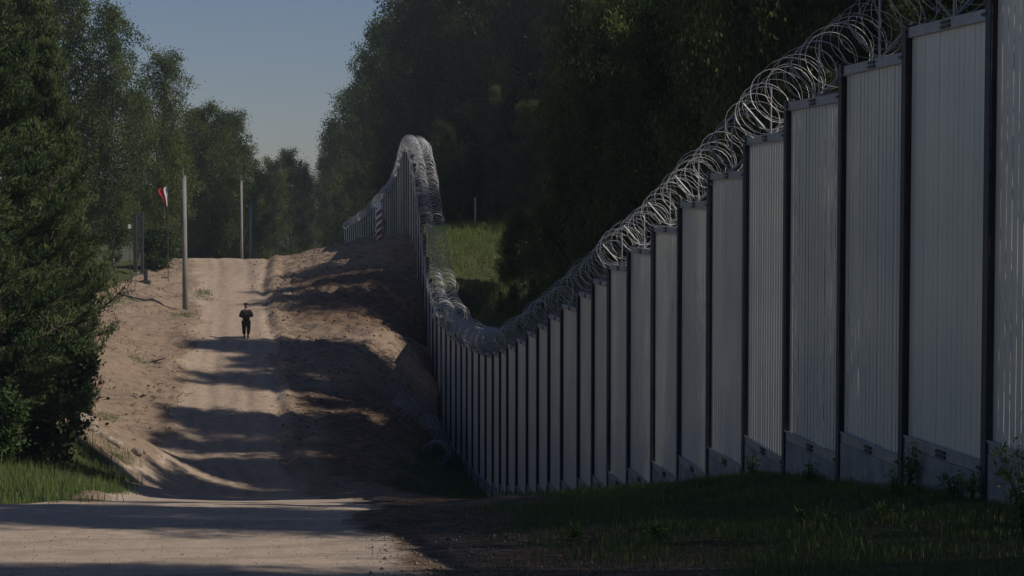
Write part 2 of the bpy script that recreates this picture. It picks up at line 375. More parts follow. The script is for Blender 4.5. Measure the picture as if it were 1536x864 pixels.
# ------------------------------------------------------------------ materials
M_post = noise_mat('dark_painted_steel', (.030, .033, .040), (.05, .054, .062), 6, rough=.55, bump=0, spec=.4)
M_bar = noise_mat('galvanised_bar', (.60, .60, .545), (.74, .735, .67), 1.1, 6, .46, 0.25, 0, (1.2, 1.2, .35), .3, .7)
def weather(m):
    n, l, b = nodes_of(m); src = b.inputs['Base Color'].links[0].from_socket
    geo = n.new('ShaderNodeNewGeometry'); oi = n.new('ShaderNodeObjectInfo')
    mp = n.new('ShaderNodeMapping'); mp.inputs['Scale'].default_value = (1.6, 1.6, .5); l.new(geo.outputs['Position'], mp.inputs[0])
    t = n.new('ShaderNodeTexNoise'); t.inputs['Scale'].default_value = 2.0; t.inputs['Detail'].default_value = 7; t.inputs['Roughness'].default_value = .65; l.new(mp.outputs[0], t.inputs[0])
    r = n.new('ShaderNodeValToRGB'); r.color_ramp.elements[0].position = .22; r.color_ramp.elements[1].position = .36
    r.color_ramp.elements[0].color = (.45, .42, .38, 1); r.color_ramp.elements[1].color = (1, 1, 1, 1); l.new(t.outputs[0], r.inputs[0])
    big = n.new('ShaderNodeTexNoise'); big.inputs['Scale'].default_value = .55; big.inputs['Detail'].default_value = 3; l.new(geo.outputs['Position'], big.inputs[0])
    rb = n.new('ShaderNodeValToRGB'); rb.color_ramp.elements[0].position = .35; rb.color_ramp.elements[1].position = .65
    rb.color_ramp.elements[0].color = (.80, .84, .88, 1); rb.color_ramp.elements[1].color = (1.0, .98, .93, 1); l.new(big.outputs[0], rb.inputs[0])
    mr = n.new('ShaderNodeMapRange'); mr.inputs[3].default_value = .965; mr.inputs[4].default_value = 1.0; l.new(oi.outputs['Random'], mr.inputs[0])
    prev = src
    for v in (r.outputs[0], rb.outputs[0], mr.outputs[0]):
        x = n.new('ShaderNodeMixRGB'); x.blend_type = 'MULTIPLY'; x.inputs[0].default_value = 1; l.new(prev, x.inputs[1]); l.new(v, x.inputs[2]); prev = x.outputs[0]
    l.new(prev, b.inputs['Base Color'])
weather(M_bar)
M_rail = noise_mat('galvanised_rail', (.26, .275, .285), (.34, .36, .37), 5, 5, .5, .3, 0)
M_conc = noise_mat('cast_concrete', (.20, .20, .195), (.31, .305, .29), 3, 8, .9, 0, .3)
M_wire = mat('razor_wire_steel', (.58, .59, .60), .42, .35)
M_arm = mat('bracket_steel', (.30, .32, .34), .6, .3)
M_bark = noise_mat('dark_bark', (.035, .027, .02), (.085, .068, .05), 14, 6, .95, 0, .6, (1, 1, .25))
M_birch = noise_mat('birch_bark', (.05, .045, .04), (.32, .31, .285), 5, 4, .8, 0, .3, (1, 1, 2.2), .38, .5)
def leaf_mat(name, a, b_, tr=.25):
    m = mat(name, a, .7, spec=.15); n, l, b = nodes_of(m)
    at_ = n.new('ShaderNodeAttribute'); at_.attribute_name = 'var'
    r = n.new('ShaderNodeValToRGB'); r.color_ramp.elements[0].color = (*a, 1); r.color_ramp.elements[1].color = (*b_, 1)
    oi = n.new('ShaderNodeObjectInfo'); ad = n.new('ShaderNodeMath'); ad.operation = 'MULTIPLY_ADD'; ad.inputs[1].default_value = .35
    l.new(oi.outputs['Random'], ad.inputs[0])
    sb = n.new('ShaderNodeMath'); sb.operation = 'SUBTRACT'; sb.inputs[1].default_value = .17
    l.new(at_.outputs['Fac'], sb.inputs[0]); l.new(sb.outputs[0], ad.inputs[2])
    l.new(ad.outputs[0], r.inputs[0]); l.new(r.outputs[0], b.inputs['Base Color'])
    tl = n.new('ShaderNodeBsdfTranslucent'); mx = n.new('ShaderNodeMixShader'); mx.inputs[0].default_value = tr
    l.new(r.outputs[0], tl.inputs[0]); out = n['Material Output']
    l.new(b.outputs[0], mx.inputs[1]); l.new(tl.outputs[0], mx.inputs[2]); l.new(mx.outputs[0], out.inputs[0])
    return m
M_leaf_birch = leaf_mat('birch_leaf', (.045, .08, .02), (.15, .19, .055), .38)
M_leaf_dark = leaf_mat('broad_leaf_dark', (.034, .062, .016), (.17, .21, .065), .4)
M_needle = leaf_mat('pine_needle', (.042, .076, .026), (.14, .18, .07), .25)
M_leaf_bush = leaf_mat('bush_leaf', (.02, .045, .014), (.07, .115, .035), .25)
M_grass = leaf_mat('grass_blade', (.075, .125, .035), (.20, .265, .08), .4)
M_dry = leaf_mat('dry_grass_blade', (.10, .085, .04), (.26, .21, .11), .2)

# ------------------------------------------------------------------ the steel fence
fence = empty('border_fence', (fence_x(40), 40, -fence_b(40) - .6))
tag(fence, 'long tall grey steel bar fence with dark posts and razor wire along its top', 'fence')
FO = fence.location.copy()
nodes = [Vector((FX[i], FZ[i], 0)) for i in range(len(FZ))]
NB = 16
PH = 5.0
coil_path = []
clip_me = None
for i in range(len(nodes) - 1):
    a, b = nodes[i], nodes[i + 1]; u = (b - a).normalized(); n = Vector((-u.y, u.x, 0)); L = (b - a).length
    if n.x > 0: n = -n                        # towards the road
    zb = -FB[i + 1]; zt = zb + PH; mid = (a + b) / 2 - FO; Zv = Vector((0, 0, 1))
    # concrete base
    sbx = MB().quad_box(mid + Zv * (zb - .13 - .75), u * (L / 2 - .04), n * .09, Zv * .75)
    sbx.build('concrete_base', M_conc, fence)
    # rails
    br = MB().quad_box(mid + Zv * (zb - .06) + n * .032, u * (L / 2 - .012), n * .055, Zv * .065); br.quad_box(mid + Zv * (zb + .012) + n * .095, u * (L / 2 - .02), n * .012, Zv * .012)
    br.build('bottom_rail', M_rail, fence)
    tr = MB().quad_box(mid + Zv * (zt + .065) + n * .032, u * (L / 2 - .012), n * .055, Zv * .065)
    tr_o = tr.build('top_rail', M_rail, fence)
    if FZ[i] < 75:                             # bolted clips on the rails
        cl = MB()
        for zc in (zt + .09, zt + .035): cl.quad_box(mid + Zv * zc + n * .10, u * .13, n * .014, Zv * .017)
        cl.build('clip', M_post, tr_o)
        cl = MB()
        for zc in (zb - .035, zb - .09): cl.quad_box(mid + Zv * zc + n * .102, u * .13, n * .016, Zv * .017)
        cl.build('clip', M_post, fence)
        MB().quad_box(a - FO + u * .10 + n * .10 + Zv * (zt + .065), u * .07, n * .03, Zv * .018).build('clamp', M_post, fence)
        MB().quad_box(a - FO + u * .10 + n * .10 + Zv * (zb - .06), u * .07, n * .03, Zv * .018).build('clamp', M_post, fence)
    # bars
    pitch = (L - .16) / NB
    if FZ[i] < 34:
        po = empty('panel', mid + Zv * zb); po.parent = fence
        bm_ = MB().quad_box((0, 0, 0), Vector((.0705, 0, 0)), Vector((0, .004, 0)), Vector((0, 0, PH / 2))).mesh('bar', M_bar)
        rz = math.atan2(u.y, u.x)
        for k in range(NB):
            o = link('bar', bm_, po); o.location = u * ((k + .5) * pitch - (L - .16) / 2) + n * .035 + Zv * (PH / 2); o.rotation_euler = (0, 0, rz + random.uniform(-.006, .006))
            o.location += n * random.uniform(-.002, .002)
    else:
        m_ = MB()
        for k in range(NB): m_.quad_box(mid + u * ((k + .5) * pitch - (L - .16) / 2) + n * .035 + Zv * (zb + PH / 2), u * .0705, n * .004, Zv * (PH / 2))
        m_.build('panel', M_bar, fence)
    # V bracket with upright, above the rail
    c = mid + Zv * (zt + .13); ar = MB()
    ra = .019 if FZ[i] < 75 else .011
    for s in (-1, 1): ar.tube([c + n * s * .01, c + n * s * (.46 if FZ[i] < 75 else .3) + Zv * (.50 if FZ[i] < 75 else .34)], ra, 4)
    ar.tube([c - u * .03, c - u * .03 + Zv * .78], ra * .9, 4); ar.quad_box(c, u * .09, n * .05, Zv * .012)
    ar.build('wire_bracket', M_arm, fence)
    coil_path.append((c + FO, u, n))
for i, p in enumerate(nodes):
    a = nodes[max(i - 1, 0)]; b = nodes[min(i + 1, len(nodes) - 1)]; u = (b - a).normalized(); n = Vector((-u.y, u.x, 0))
    if n.x > 0: n = -n
    tops = [-FB[i] + PH, -FB[min(i + 1, len(nodes) - 1)] + PH]
    z1 = max(tops) + .15; z0 = min(tops) - PH - 1.4; h = (z1 - z0) / 2; c = p - FO + Vector((0, 0, (z0 + z1) / 2)); Zv = Vector((0, 0, 1))
    m_ = MB(); m_.quad_box(c + n * .112, u * .07, n * .008, Zv * h); m_.quad_box(c - n * .082, u * .07, n * .008, Zv * h)
    m_.quad_box(c + n * .015, u * .006, n * .089, Zv * (h - .01))
    m_.quad_box(p - FO + n * .015 + Zv * (z1 + .005), u * .078, n * .11, Zv * .006)
    m_.build('post', M_post, fence)
# razor wire
def coil(path_pts, rad, loops_per_m, phase=0.0, hand=1, sides=3, wr=.0065, seg=18, jit=.10):
    P = np.array([tuple(p) for p in path_pts]); d = np.r_[0, np.cumsum(np.linalg.norm(np.diff(P, axis=0), axis=1))]
    N = int(d[-1] * loops_per_m * seg); s = np.linspace(0, d[-1], N)
    C = np.stack([np.interp(s, d, P[:, k]) for k in range(3)], 1)
    T = np.gradient(C, axis=0); T[:, 2] *= .6; T /= np.linalg.norm(T, axis=1)[:, None]
    U = np.cross(T, (0, 0, 1)); U /= np.linalg.norm(U, axis=1)[:, None]; W = np.cross(U, T)
    th = hand * 2 * math.pi * s * loops_per_m + phase
    r = rad * (1 + jit * np.sin(s * 2.1 + phase) + jit * .8 * np.sin(s * 5.3 + phase * 2))
    slump = .06 * np.sin(s * .9 + phase)
    X = C + U * (r * np.cos(th))[:, None] + W * (r * np.sin(th) * .95 + slump)[:, None] + T * (.13 * np.sin(th * .37 + phase) + .08 * np.sin(s * 3.7 + phase * 3))[:, None]
    tn = np.gradient(X, axis=0); tn /= np.linalg.norm(tn, axis=1)[:, None] + 1e-9
    ra = X - C; ra /= np.linalg.norm(ra, axis=1)[:, None]; rb = np.cross(tn, ra)
    V = []; 
    for k in range(sides):
        a = 2 * math.pi * k / sides; V.append(X + (ra * math.cos(a) + rb * math.sin(a)) * wr)
    V = np.stack(V, 1).reshape(-1, 3); i0 = np.arange(N - 1) * sides; F = []
    for k in range(sides):
        k2 = (k + 1) % sides; F.append(np.stack([i0 + k, i0 + k2, i0 + k2 + sides, i0 + k + sides], 1))
    F = np.concatenate(F)
    # barbs: small blades standing off the wire
    nb = np.arange(2, N - 2, 2); B0 = len(V); hb = max(.017, wr * 2.2)
    q = np.stack([X[nb] + rb[nb] * hb, X[nb] + tn[nb] * hb * .8, X[nb] - rb[nb] * hb, X[nb] - tn[nb] * hb * .8], 1).reshape(-1, 3)
    V = np.concatenate([V, q]); f2 = B0 + np.arange(len(nb) * 4).reshape(-1, 4)
    return V, np.concatenate([F, f2])
def add_coil(pts, rad, lpm, hand, phase, seg, wr, sides=3):
    V_, F_ = coil(pts, rad, lpm, phase, hand, sides, wr, seg)
    V_ = V_ - np.array(FO)
    o = link('razor_wire_coil', mesh_np('razor_wire_coil', V_, F_, M_wire), fence); return o
cpnts = [(c + Vector((0, 0, .46)), u, n) for c, u, n in coil_path]
i = 0
secs = [(0, 6), (6, 9), (9, 24), (24, 31), (31, 45), (45, 60), (60, len(cpnts) - 1)]
for k, (s0, s1) in enumerate(secs):
    pts = [c for c, u, n in cpnts[s0:s1 + 1]]; Zm = pts[len(pts) // 2].y
    for hnd in (1, -1):
        if Zm < 34: add_coil(pts, .42, 1.9, hnd, k * 1.3 + hnd, 30, .0042)
        elif Zm < 80: add_coil(pts, .41, 1.9, hnd, k * 1.3 + hnd, 18, .005)
        else:
            add_coil([c - n * .15 for c, u, n in cpnts[s0:s1 + 1]], .45, 2.0, hnd, k * 1.3 + hnd, 14, .010)
            add_coil([c - n * .75 - Vector((0, 0, .12)) for c, u, n in cpnts[s0:s1 + 1]], .50, 2.0, hnd, k * 2.3 + hnd, 14, .010)
# tight bundled coil ends that catch the light
for s in (22, 30): 
    c, u, n = cpnts[s]; add_coil([c - u * .25, c + u * .25], .52, 11, 1, 0, 16, .02)

# rolls of wire lying at the foot of the fence in the dip
def ground_roll(z0, z1, off, rad, label, ph):
    pts = []
    z = z0
    while z <= z1:
        x = fence_x(z) - off + .25 * math.sin(z * 1.7 + ph); pts.append(Vector((x, z, ground(x, z) + rad * .85))); z += .8
    V_, F_ = coil(pts, rad, 2.6, ph, 1, 3, .011, 11); o0 = pts[0]
    o = link('wire_roll', mesh_np('wire_roll', V_ - np.array(o0), F_, M_wire2)); o.location = o0
    tag(o, label, 'razor wire')
M_wire2 = mat('weathered_wire', (.34, .36, .40), .5, .3)
ground_roll(80, 95, 1.4, .52, 'loose roll of dark razor wire lying closest to the fence foot in the dip', 0)
ground_roll(82, 94, 2.7, .46, 'loose roll of dark razor wire on soil, the outer one of two in the dip', 2)

# ------------------------------------------------------------------ trees
def leaves(C, sig, k, L, W, axis_bias=(0, 0, -.4), spread=1.0, seed=0, vary=.35):
    r = np.random.default_rng(seed); n = len(C) * k
    P = np.repeat(C, k, 0) + r.normal(size=(n, 3)) * np.repeat(np.atleast_1d(sig) * np.ones(len(C)), k)[:, None] * np.array([1, 1, .8])
    A = r.normal(size=(n, 3)) * spread
    if np.ndim(axis_bias) == 2: A = A + np.repeat(axis_bias, k, 0)
    else: A = A + np.array(axis_bias)
    A /= np.linalg.norm(A, axis=1)[:, None]
    B = np.cross(A, r.normal(size=(n, 3))); B /= np.linalg.norm(B, axis=1)[:, None]
    l = L * r.uniform(.6, 1.3, n)[:, None]; w_ = W * r.uniform(.6, 1.3, n)[:, None]
    V = np.stack([P, P + A * l * .45 + B * w_ * .5, P + A * l, P + A * l * .45 - B * w_ * .5], 1).reshape(-1, 3)
    F = np.arange(n * 4).reshape(-1, 4)
    var = np.clip(np.repeat(r.uniform(.15, .75, len(C)), k) + r.uniform(-vary, vary, n) * .6, 0, 1)
    return V, F, var

def make_tree(kind, seed, h, R0, cb, n_limb, n_sub, n_cl, k, L, W, leafm, barkm, tr=.16):
    r = random.Random(seed); rn = np.random.default_rng(seed)
    root = bpy.data.objects.new('tree', None)
    # trunk
    tp = [Vector((0, 0, -.5))]; x = y = 0
    N = 9
    for i in range(1, N + 1):
        x += r.uniform(-.12, .12) * h / 14; y += r.uniform(-.12, .12) * h / 14; tp.append(Vector((x, y, h * .97 * i / N)))
    def tpos(t): f = t * N; i = min(int(f), N - 1); return tp[i].lerp(tp[i + 1], f - i)
    m_ = MB(); m_.tube(tp, [tr * (1.25 if i == 0 else 1) * (1 - .9 * i / N) + .012 for i in range(N + 1)], 8)
    br = MB(); CL = []; SG = []; DR = []
    VR = []
    for i in range(n_limb):
        vlimb = r.uniform(.05, .8)
        t = cb + (1 - cb) * ((i + r.random()) / n_limb) * .97
        f = (t - cb) / (1 - cb)
        if kind == 'pine': prof = (1 - f) ** .75 * .95 + .10; el = .15 + .5 * f
        elif kind == 'spruce': prof = (1 - f) * .97 + .05; el = -.12 + .3 * f
        elif kind == 'birch': prof = math.sin(math.pi * min(1, .12 + .80 * f)) ** .7 + .05; el = .75
        else: prof = math.sin(math.pi * (.15 + .78 * f)) ** .6; el = .35 + .6 * f
        Lb = R0 * prof * r.uniform(.6, 1.18); az = i * 2.4 + r.uniform(-.5, .5)
        d = Vector((math.cos(az) * math.cos(el), math.sin(az) * math.cos(el), math.sin(el)))
        p0 = tpos(t); pts = [p0]; q = p0.copy(); dd = d.copy()
        for s in range(4):
            if kind == 'birch': dd = (dd + Vector((0, 0, -.30))).normalized()
            elif kind in ('pine', 'spruce'): dd = (dd + Vector((0, 0, .10 if kind == 'pine' else -.02))).normalized()
            else: dd = (dd + Vector((r.uniform(-.2, .2), r.uniform(-.2, .2), r.uniform(-.1, .15)))).normalized()
            q = q + dd * (Lb / 4); pts.append(q.copy())
        br.tube(pts, [tr * .38 * (1 - .2 * s) * (1 - .6 * f) + .008 for s in range(5)], 4, False)
        for j in range(n_sub):
            g = (.06 if kind == 'birch' else .3) + (.94 if kind == 'birch' else .7) * (j + r.random()) / n_sub; fi = g * 4; ii = min(int(fi), 3); b0 = pts[ii].lerp(pts[ii + 1], fi - ii)
            sd = Vector((r.gauss(0, 1), r.gauss(0, 1), r.gauss(0, .5) + (.35 if kind in ('pine', 'broad') else -.3))).normalized()
            sd = (sd + (pts[-1] - pts[0]).normalized() * .8).normalized(); sl = Lb * .34 * r.uniform(.5, 1.2)
            e = b0 + sd * sl
            if kind == 'birch': e.z -= sl * .5
            br.tube([b0, e], [.018, .006], 3, False)
            for c in range(n_cl):
                w_ = (c + .6) / n_cl; pc = b0.lerp(e, w_)
                if kind == 'birch': pc = pc - Vector((0, 0, w_ * r.uniform(0, .7)))
                CL.append(tuple(pc)); SG.append((.16 + .10 * R0 * .4) * r.uniform(.6, 1.3)); VR.append(vlimb + r.uniform(-.15, .15)); DR.append(tuple(sd + Vector((0, 0, .6 if kind == 'pine' else (-.1 if kind == 'spruce' else -.9)))))
    CL = np.array(CL); SG = np.array(SG)
    if kind == 'pine': SG = SG * .32 if h < 15 else SG * .7
    Vl, Fl, var = leaves(CL, SG, k, L, W, np.array(DR) * (1.6 if kind in ('pine', 'spruce') else .6), .8, seed)
    var = np.clip(np.repeat(np.array(VR), k) + rn.uniform(-.18, .18, len(CL) * k), 0, 1)
    crown = mesh_np('crown', Vl, Fl, leafm, fattr={'var': var})
    nt_ = len(m_.f); off = len(m_.v); m_.v += br.v; m_.f += [[i + off for i in f] for f in br.f]
    trunk = bpy.data.meshes.new('trunk'); trunk.from_pydata(m_.v, [], m_.f); trunk.materials.append(barkm); trunk.materials.append(M_bark)
    trunk.polygons.foreach_set('material_index', (np.arange(len(m_.f)) >= nt_).astype(np.int32)); trunk.polygons.foreach_set('use_smooth', np.ones(len(m_.f), dtype=bool)); trunk.update()
    return {'trunk': trunk, 'crown': crown, 'h': h, 'R': R0}

PR = {}
PR['near_pine'] = [make_tree('pine', 11, 14, 2.9, .17, 84, 10, 6, 15, .17, .035, M_needle, M_bark, .17),
                   make_tree('pine', 12, 13, 2.6, .05, 78, 10, 6, 15, .17, .035, M_needle, M_bark, .16)]
PR['birch'] = [make_tree('birch', s, 15, 2.5, .10, 60, 8, 4, 18, .125, .095, M_leaf_birch, M_birch, .09) for s in (21, 22, 23)]
PR['broad'] = [make_tree('broad', s, 17, 4.2, .08, 56, 9, 4, 17, .18, .14, M_leaf_dark, M_bark, .22) for s in (31, 32, 33)]
PR['spruce'] = [make_tree('spruce', s, 18, 3.0, .03, 90, 8, 4, 11, .26, .06, M_needle, M_bark, .2) for s in (41, 42)]
PR['bush'] = [make_tree('broad', s, 3.2, 1.5, .05, 26, 7, 4, 12, .16, .11, M_leaf_bush, M_bark, .05) for s in (51, 52)]

def plant(kind, v, x, y, h, rz=0.0, wid=1.0, label='', cat='tree', group=None, name=None, sink=0.0):
    p = PR[kind][v % len(PR[kind])]; s = h / p['h']; z = ground(x, y)
    names = {'near_pine': 'pine_tree', 'birch': 'birch_tree', 'broad': 'broadleaf_tree', 'spruce': 'spruce_tree', 'bush': 'bush'}
    e = empty(name or names[kind], (x, y, z - sink), rz); e.scale = (s * wid, s * wid, s)
    for k in ('trunk', 'crown'): link(k, p[k], e)
    return tag(e, label, cat, group)
def plant_px(kind, v, px, Y, top_y, rz=0., wid=1., **kw):
    x = (px - 768) / FPX * Y; z = ground(x, Y); top = at(px, top_y, Y).z
    return plant(kind, v, x, Y, top - z, rz, wid, **kw)

# left side, named one by one
plant_px('near_pine', 0, 76, 56, 45, .3, .78, label='dense dark pine leaning over the sandy bank, its boughs reaching furthest towards the road')
plant_px('near_pine', 1, -12, 52, -30, 1.9, 1.25, label='dark pine cut by the left edge of the picture above the grass verge')
plant_px('near_pine', 1, 40, 66, -60, 4.0, 1.0, label='tall pine rising out of the frame behind the dense roadside pine')
plant_px('broad', 0, 30, 78, -70, .5, .75, label='bright green broadleaved tree reaching the top left corner behind the pines')
plant_px('birch', 0, 105, 122, -45, 2.1, .9, label='tall birch between the corner broadleaved tree and the grey-leaved birch')
plant_px('birch', 1, 168, 120, -15, .9, .78, label='tall grey-leaved birch with a ragged top, left of the forked-top birch')
plant_px('birch', 2, 250, 130, 60, 3.3, .85, label='birch with a thin broken crown top standing behind the red and white flag')
plant_px('birch', 0, 208, 128, 120, 5.2, 1.0, label='leafy birch filling the gap below the two tallest birches')
plant_px('broad', 2, 140, 124, 130, 5.9, .6, label='dark broadleaved tree in the shade behind the roadside pine')
plant_px('birch', 1, 292, 165, 152, 1.2, .95, label='birch left of the pair above the road crest, behind the near concrete pole')
plant_px('birch', 2, 318, 160, 140, 4.4, 1.0, label='birch with the highest rounded top above the road crest')
plant_px('birch', 0, 345, 168, 152, 2.6, 1.0, label='birch above the road crest on the side nearest the open sky')
plant_px('birch', 1, 364, 178, 205, 5.0, .9, label='lower birch behind the two far concrete poles')
plant_px('broad', 1, 262, 172, 205, 1.0, .9, label='dark tree filling the shade behind the flag')
plant_px('broad', 2, 322, 185, 200, 2.0, .85, label='dark tree in the shade behind the road crest birches')
plant_px('broad', 0, 385, 190, 262, 3.0, .72, label='low dark tree at the end of the birch row behind the far poles')
plant_px('broad', 1, 412, 232, 246, .2, .8, label='pale hazy tree beyond the crest, nearer the birch row')
plant_px('broad', 2, 436, 238, 234, 4.2, .8, label='pale hazy rounded tree beyond the crest, the tallest of its clump')
plant_px('broad', 0, 456, 246, 262, 2.9, .62, label='hazy tree beyond the crest, at the side of its clump nearest the gap of sky')
plant_px('bush', 0, 236, 119, 352, .4, 1.3, label='bright green bush below the red and white flag', cat='bush')
# shrubs under the pines
plant_px('bush', 1, 92, 70, 505, .4, .95, label='broadleaved shrub with white flower heads above the heap of stones', cat='bush')
plant_px('bush', 1, 66, 54, 530, 1.2, .95, label='leafy green shrub hiding the foot of the pine, left of the stones', cat='bush')
plant_px('bush', 0, 8, 53, 520, 3.9, 1.2, label='tall leafy shrub beneath the pines beside the left edge', cat='bush')
plant_px('bush', 0, 30, 58, 560, 2.4, 1.3, label='dark shrub beneath the pines at the left edge above the verge', cat='bush')
plant_px('bush', 0, 118, 77, 560, 3.4, .7, label='green shrub at the edge of the sandy bank beside the pine boughs', cat='bush')
plant_px('bush', 1, 28, 58, 600, 5.0, 1.0, label='low shrub around the pine trunk beside the bare twigs', cat='bush')
plant_px('bush', 1, -20, 49, 600, 1.0, 1.2, label='shrub cut by the left edge of the picture just above the grass', cat='bush')
plant_px('broad', 1, 172, 121, 330, 2.2, .9, label='low dark tree in the shade left of the gate posts')
plant_px('bush', 0, 110, 92, 440, 1.0, 1.0, label='dark shrub on top of the bank behind the roadside pine', cat='bush')

# forest right of the fence
rr = random.Random(5)
GF = 'trees of the shaded forest behind the steel fence'
def forest(kind, v, px, Y, top, wid=1.0, label=None):
    plant_px(kind, v, px, Y, top, rr.uniform(0, 6.28), wid, label=label, group=GF)
forest('broad', 0, 490, 290, 240, .8, label='bluish tree at the far end of the forest edge beside the gap of sky')
forest('broad', 1, 508, 268, 190, .8, label='forest edge tree above the far end of the fence')
forest('birch', 1, 528, 250, 118, 1.0, label='forest edge tree with thin leafy twigs standing out against the sky')
forest('broad', 2, 552, 236, 92, .72, label='forest edge tree above the striped border post')
forest('broad', 0, 578, 215, 48, .7, label='tall forest edge tree between the striped border post and the fence summit')
forest('broad', 1, 612, 180, 0, .68, label='tall tree whose crown cuts the sky at the top of the picture')
back = [(540, 285, 160), (600, 200, 60), (640, 170, -25), (665, 152, -50), (700, 150, -60), (650, 190, -60), (730, 146, -70), (700, 170, -120), (770, 145, -60), (810, 150, -110),
        (850, 143, -90), (900, 140, -110), (950, 136, -90), (1000, 132, -120), (760, 165, -150), (880, 165, -150), (632, 152, 60), (600, 172, 150), (570, 205, 190)]
for i, (px, Y, t) in enumerate(back):
    forest(('broad', 'spruce', 'broad')[i % 3], i, px, Y, t, rr.uniform(.75, .9) if i % 3 != 1 else 1.1, label=('tall tree' if i % 3 != 1 else 'tall dark spruce') + ' in the dark forest wall behind the fence summit')
mids = [(665, 137, 190, 'broad'), (745, 136, 120, 'spruce'), (790, 133, 160, 'broad'), (835, 130, 60, 'spruce'), (880, 128, 140, 'broad')]
for i, (px, Y, t, k) in enumerate(mids):
    forest(k, i, px, Y, t, .8, label='smaller tree at the edge of the clearing behind the fence')
# forest flank that stands close behind the descending fence
FL = lambda k: {'spruce': 'dark spruce', 'birch': 'slender birch', 'broad': 'dark broadleaved tree'}[k] + ' in the shaded forest close behind the descending run of fence'
k_ = 0
TAN = math.tan(SUN_EL); SLP = -sdir.y / sdir.x
# each row of trees runs along the sun's direction from the road; (row position on the road, how far left its shade ends or None = glade)
rows = [(27, -16), (31, -16), (35.5, -16), (40, -99), (46, -99), (50, -17), (53, -17), (56, -17), (58.8, -17), (61.5, -13.2), (64, -13.2), (66.6, -13.5), (69.3, -14), (72, -15.4), (75, -15.6), (78, -15.8), (81.3, -15.8),
        (85.7, -99), (89.3, -15.2), (92.2, -14), (95.3, -17), (100.5, None), (106, -13.8), (109.5, -14.2), (112.5, -13.2)]
for q, (zp, xe) in enumerate(rows):
    hr = float(np.interp(zp, [20, 28, 40, 66, 76, 84, 91, 96, 104, 112], [-4, -4.8, -6.6, -10.7, -10.6, -9, -8.1, -7.1, -6, -4.2]))
    xr = float(np.interp(zp, [20, 50, 66, 96, 112], [-4, -7, -10, -14, -10]))
    for row, dx in enumerate((4.8, 9.5, 14.5, 21)):
        if row == 3 and q % 2: continue
        if zp < 40 and row in (1, 3): continue
        if 52 < zp < 68 and row == 1 and q % 2: continue
        x = fence_x(zp) + dx + rr.uniform(-.7, .7); y = zp - SLP * (x - xr) + rr.uniform(-.5, .5)
        if row == 0 and zp > 88: x += 2.5
        if zp > 103 and row == 0: continue
        lim = hr + (5.8 + TAN * (x - fence_x(zp)) if xe == -99 else TAN * (x - (xe if xe else fence_x(zp) - 1.0)))
        z0 = ground(x, y); h = lim * rr.uniform(.97, 1.0) + (0 if lim > 0 else lim * .03) - z0; h = min(h, 23 if row < 3 else 28)
        if h < 1.5: continue
        kind = ('spruce', 'broad', 'birch', 'broad', 'broad')[k_ % 5]
        wd = (14.0 / h if kind == 'broad' else 16.0 / h) * rr.uniform(.55, .68) * (1.0 if xe else 1.1); wd = min(wd, 1.5)
        if row == 3: wd *= 1.4
        if zp < 40: wd *= .5; kind = 'birch'
        plant(kind, k_, x, y, h, rr.uniform(0, 6.28), wd, label=FL(kind), group=GF); k_ += 1
for (x, y, h, wd, kd) in ((9.5, 21.2, 14, .7, 'birch'), (12, 20.9, 17, .6, 'spruce'), (15, 20.4, 18, .6, 'birch'), (12, 23.8, 16, .9, 'spruce'), 
                     (10, 13.1, 13, .7, 'birch'), (12.5, 12.6, 17, .7, 'spruce'), (15, 12, 18, .6, 'birch'), (18.5, 10.8, 20, .5, 'birch'), (10.5, 10.4, 15, .8, 'birch'), (13.5, 9, 17, .7, 'birch'), (11, 6, 15, .8, 'broad'), (18, 6, 19, .6, 'broad'), (12, 0, 14, .7, 'broad')):
    y += (.249 - SLP) * (x + 4)
    if y < 30: h *= 1.28; wd *= .8
    plant(kd, k_, x, y, h, rr.uniform(0, 6), wd, label=FL(kd), group=GF); k_ += 1
for i, (px, Y, t) in enumerate([(960, 126, -30), (1010, 128, -30), (1060, 125, -50), (1110, 128, -70), (1160, 126, -90), (1220, 103, -100), (1280, 124, -120), (1340, 98, -120), (1400, 122, -120), (1470, 98, -120), (1540, 100, -120), (1000, 140, -120), (1100, 140, -140)]):
    forest(('broad', 'broad', 'spruce')[i % 3], i, px, Y, t, .9 if i % 3 != 2 else 1.2, label='tall dark tree deep in the forest behind the near fence panels')
# undergrowth along the edge of the forest
for i, (px, Y, t) in enumerate([(760, 115, 350), (775, 112, 320), (792, 112, 325), (822, 108, 300), (768, 103, 395), (845, 113, 290), (752, 99, 440), (770, 98, 430), (800, 92, 420), (840, 90, 400), (800, 112, 375), (770, 122, 350), (850, 104, 360), (900, 84, 380), (655, 140, 300), (690, 136, 300), (735, 134, 300), (920, 95, 330), (880, 80, 420)]):
    plant_px('broad', i, px, Y, t, rr.uniform(0, 6), 1.0, name='bush', label='dark bush at the edge of the clearing behind the fence', cat='bush', group='bushes along the forest edge')

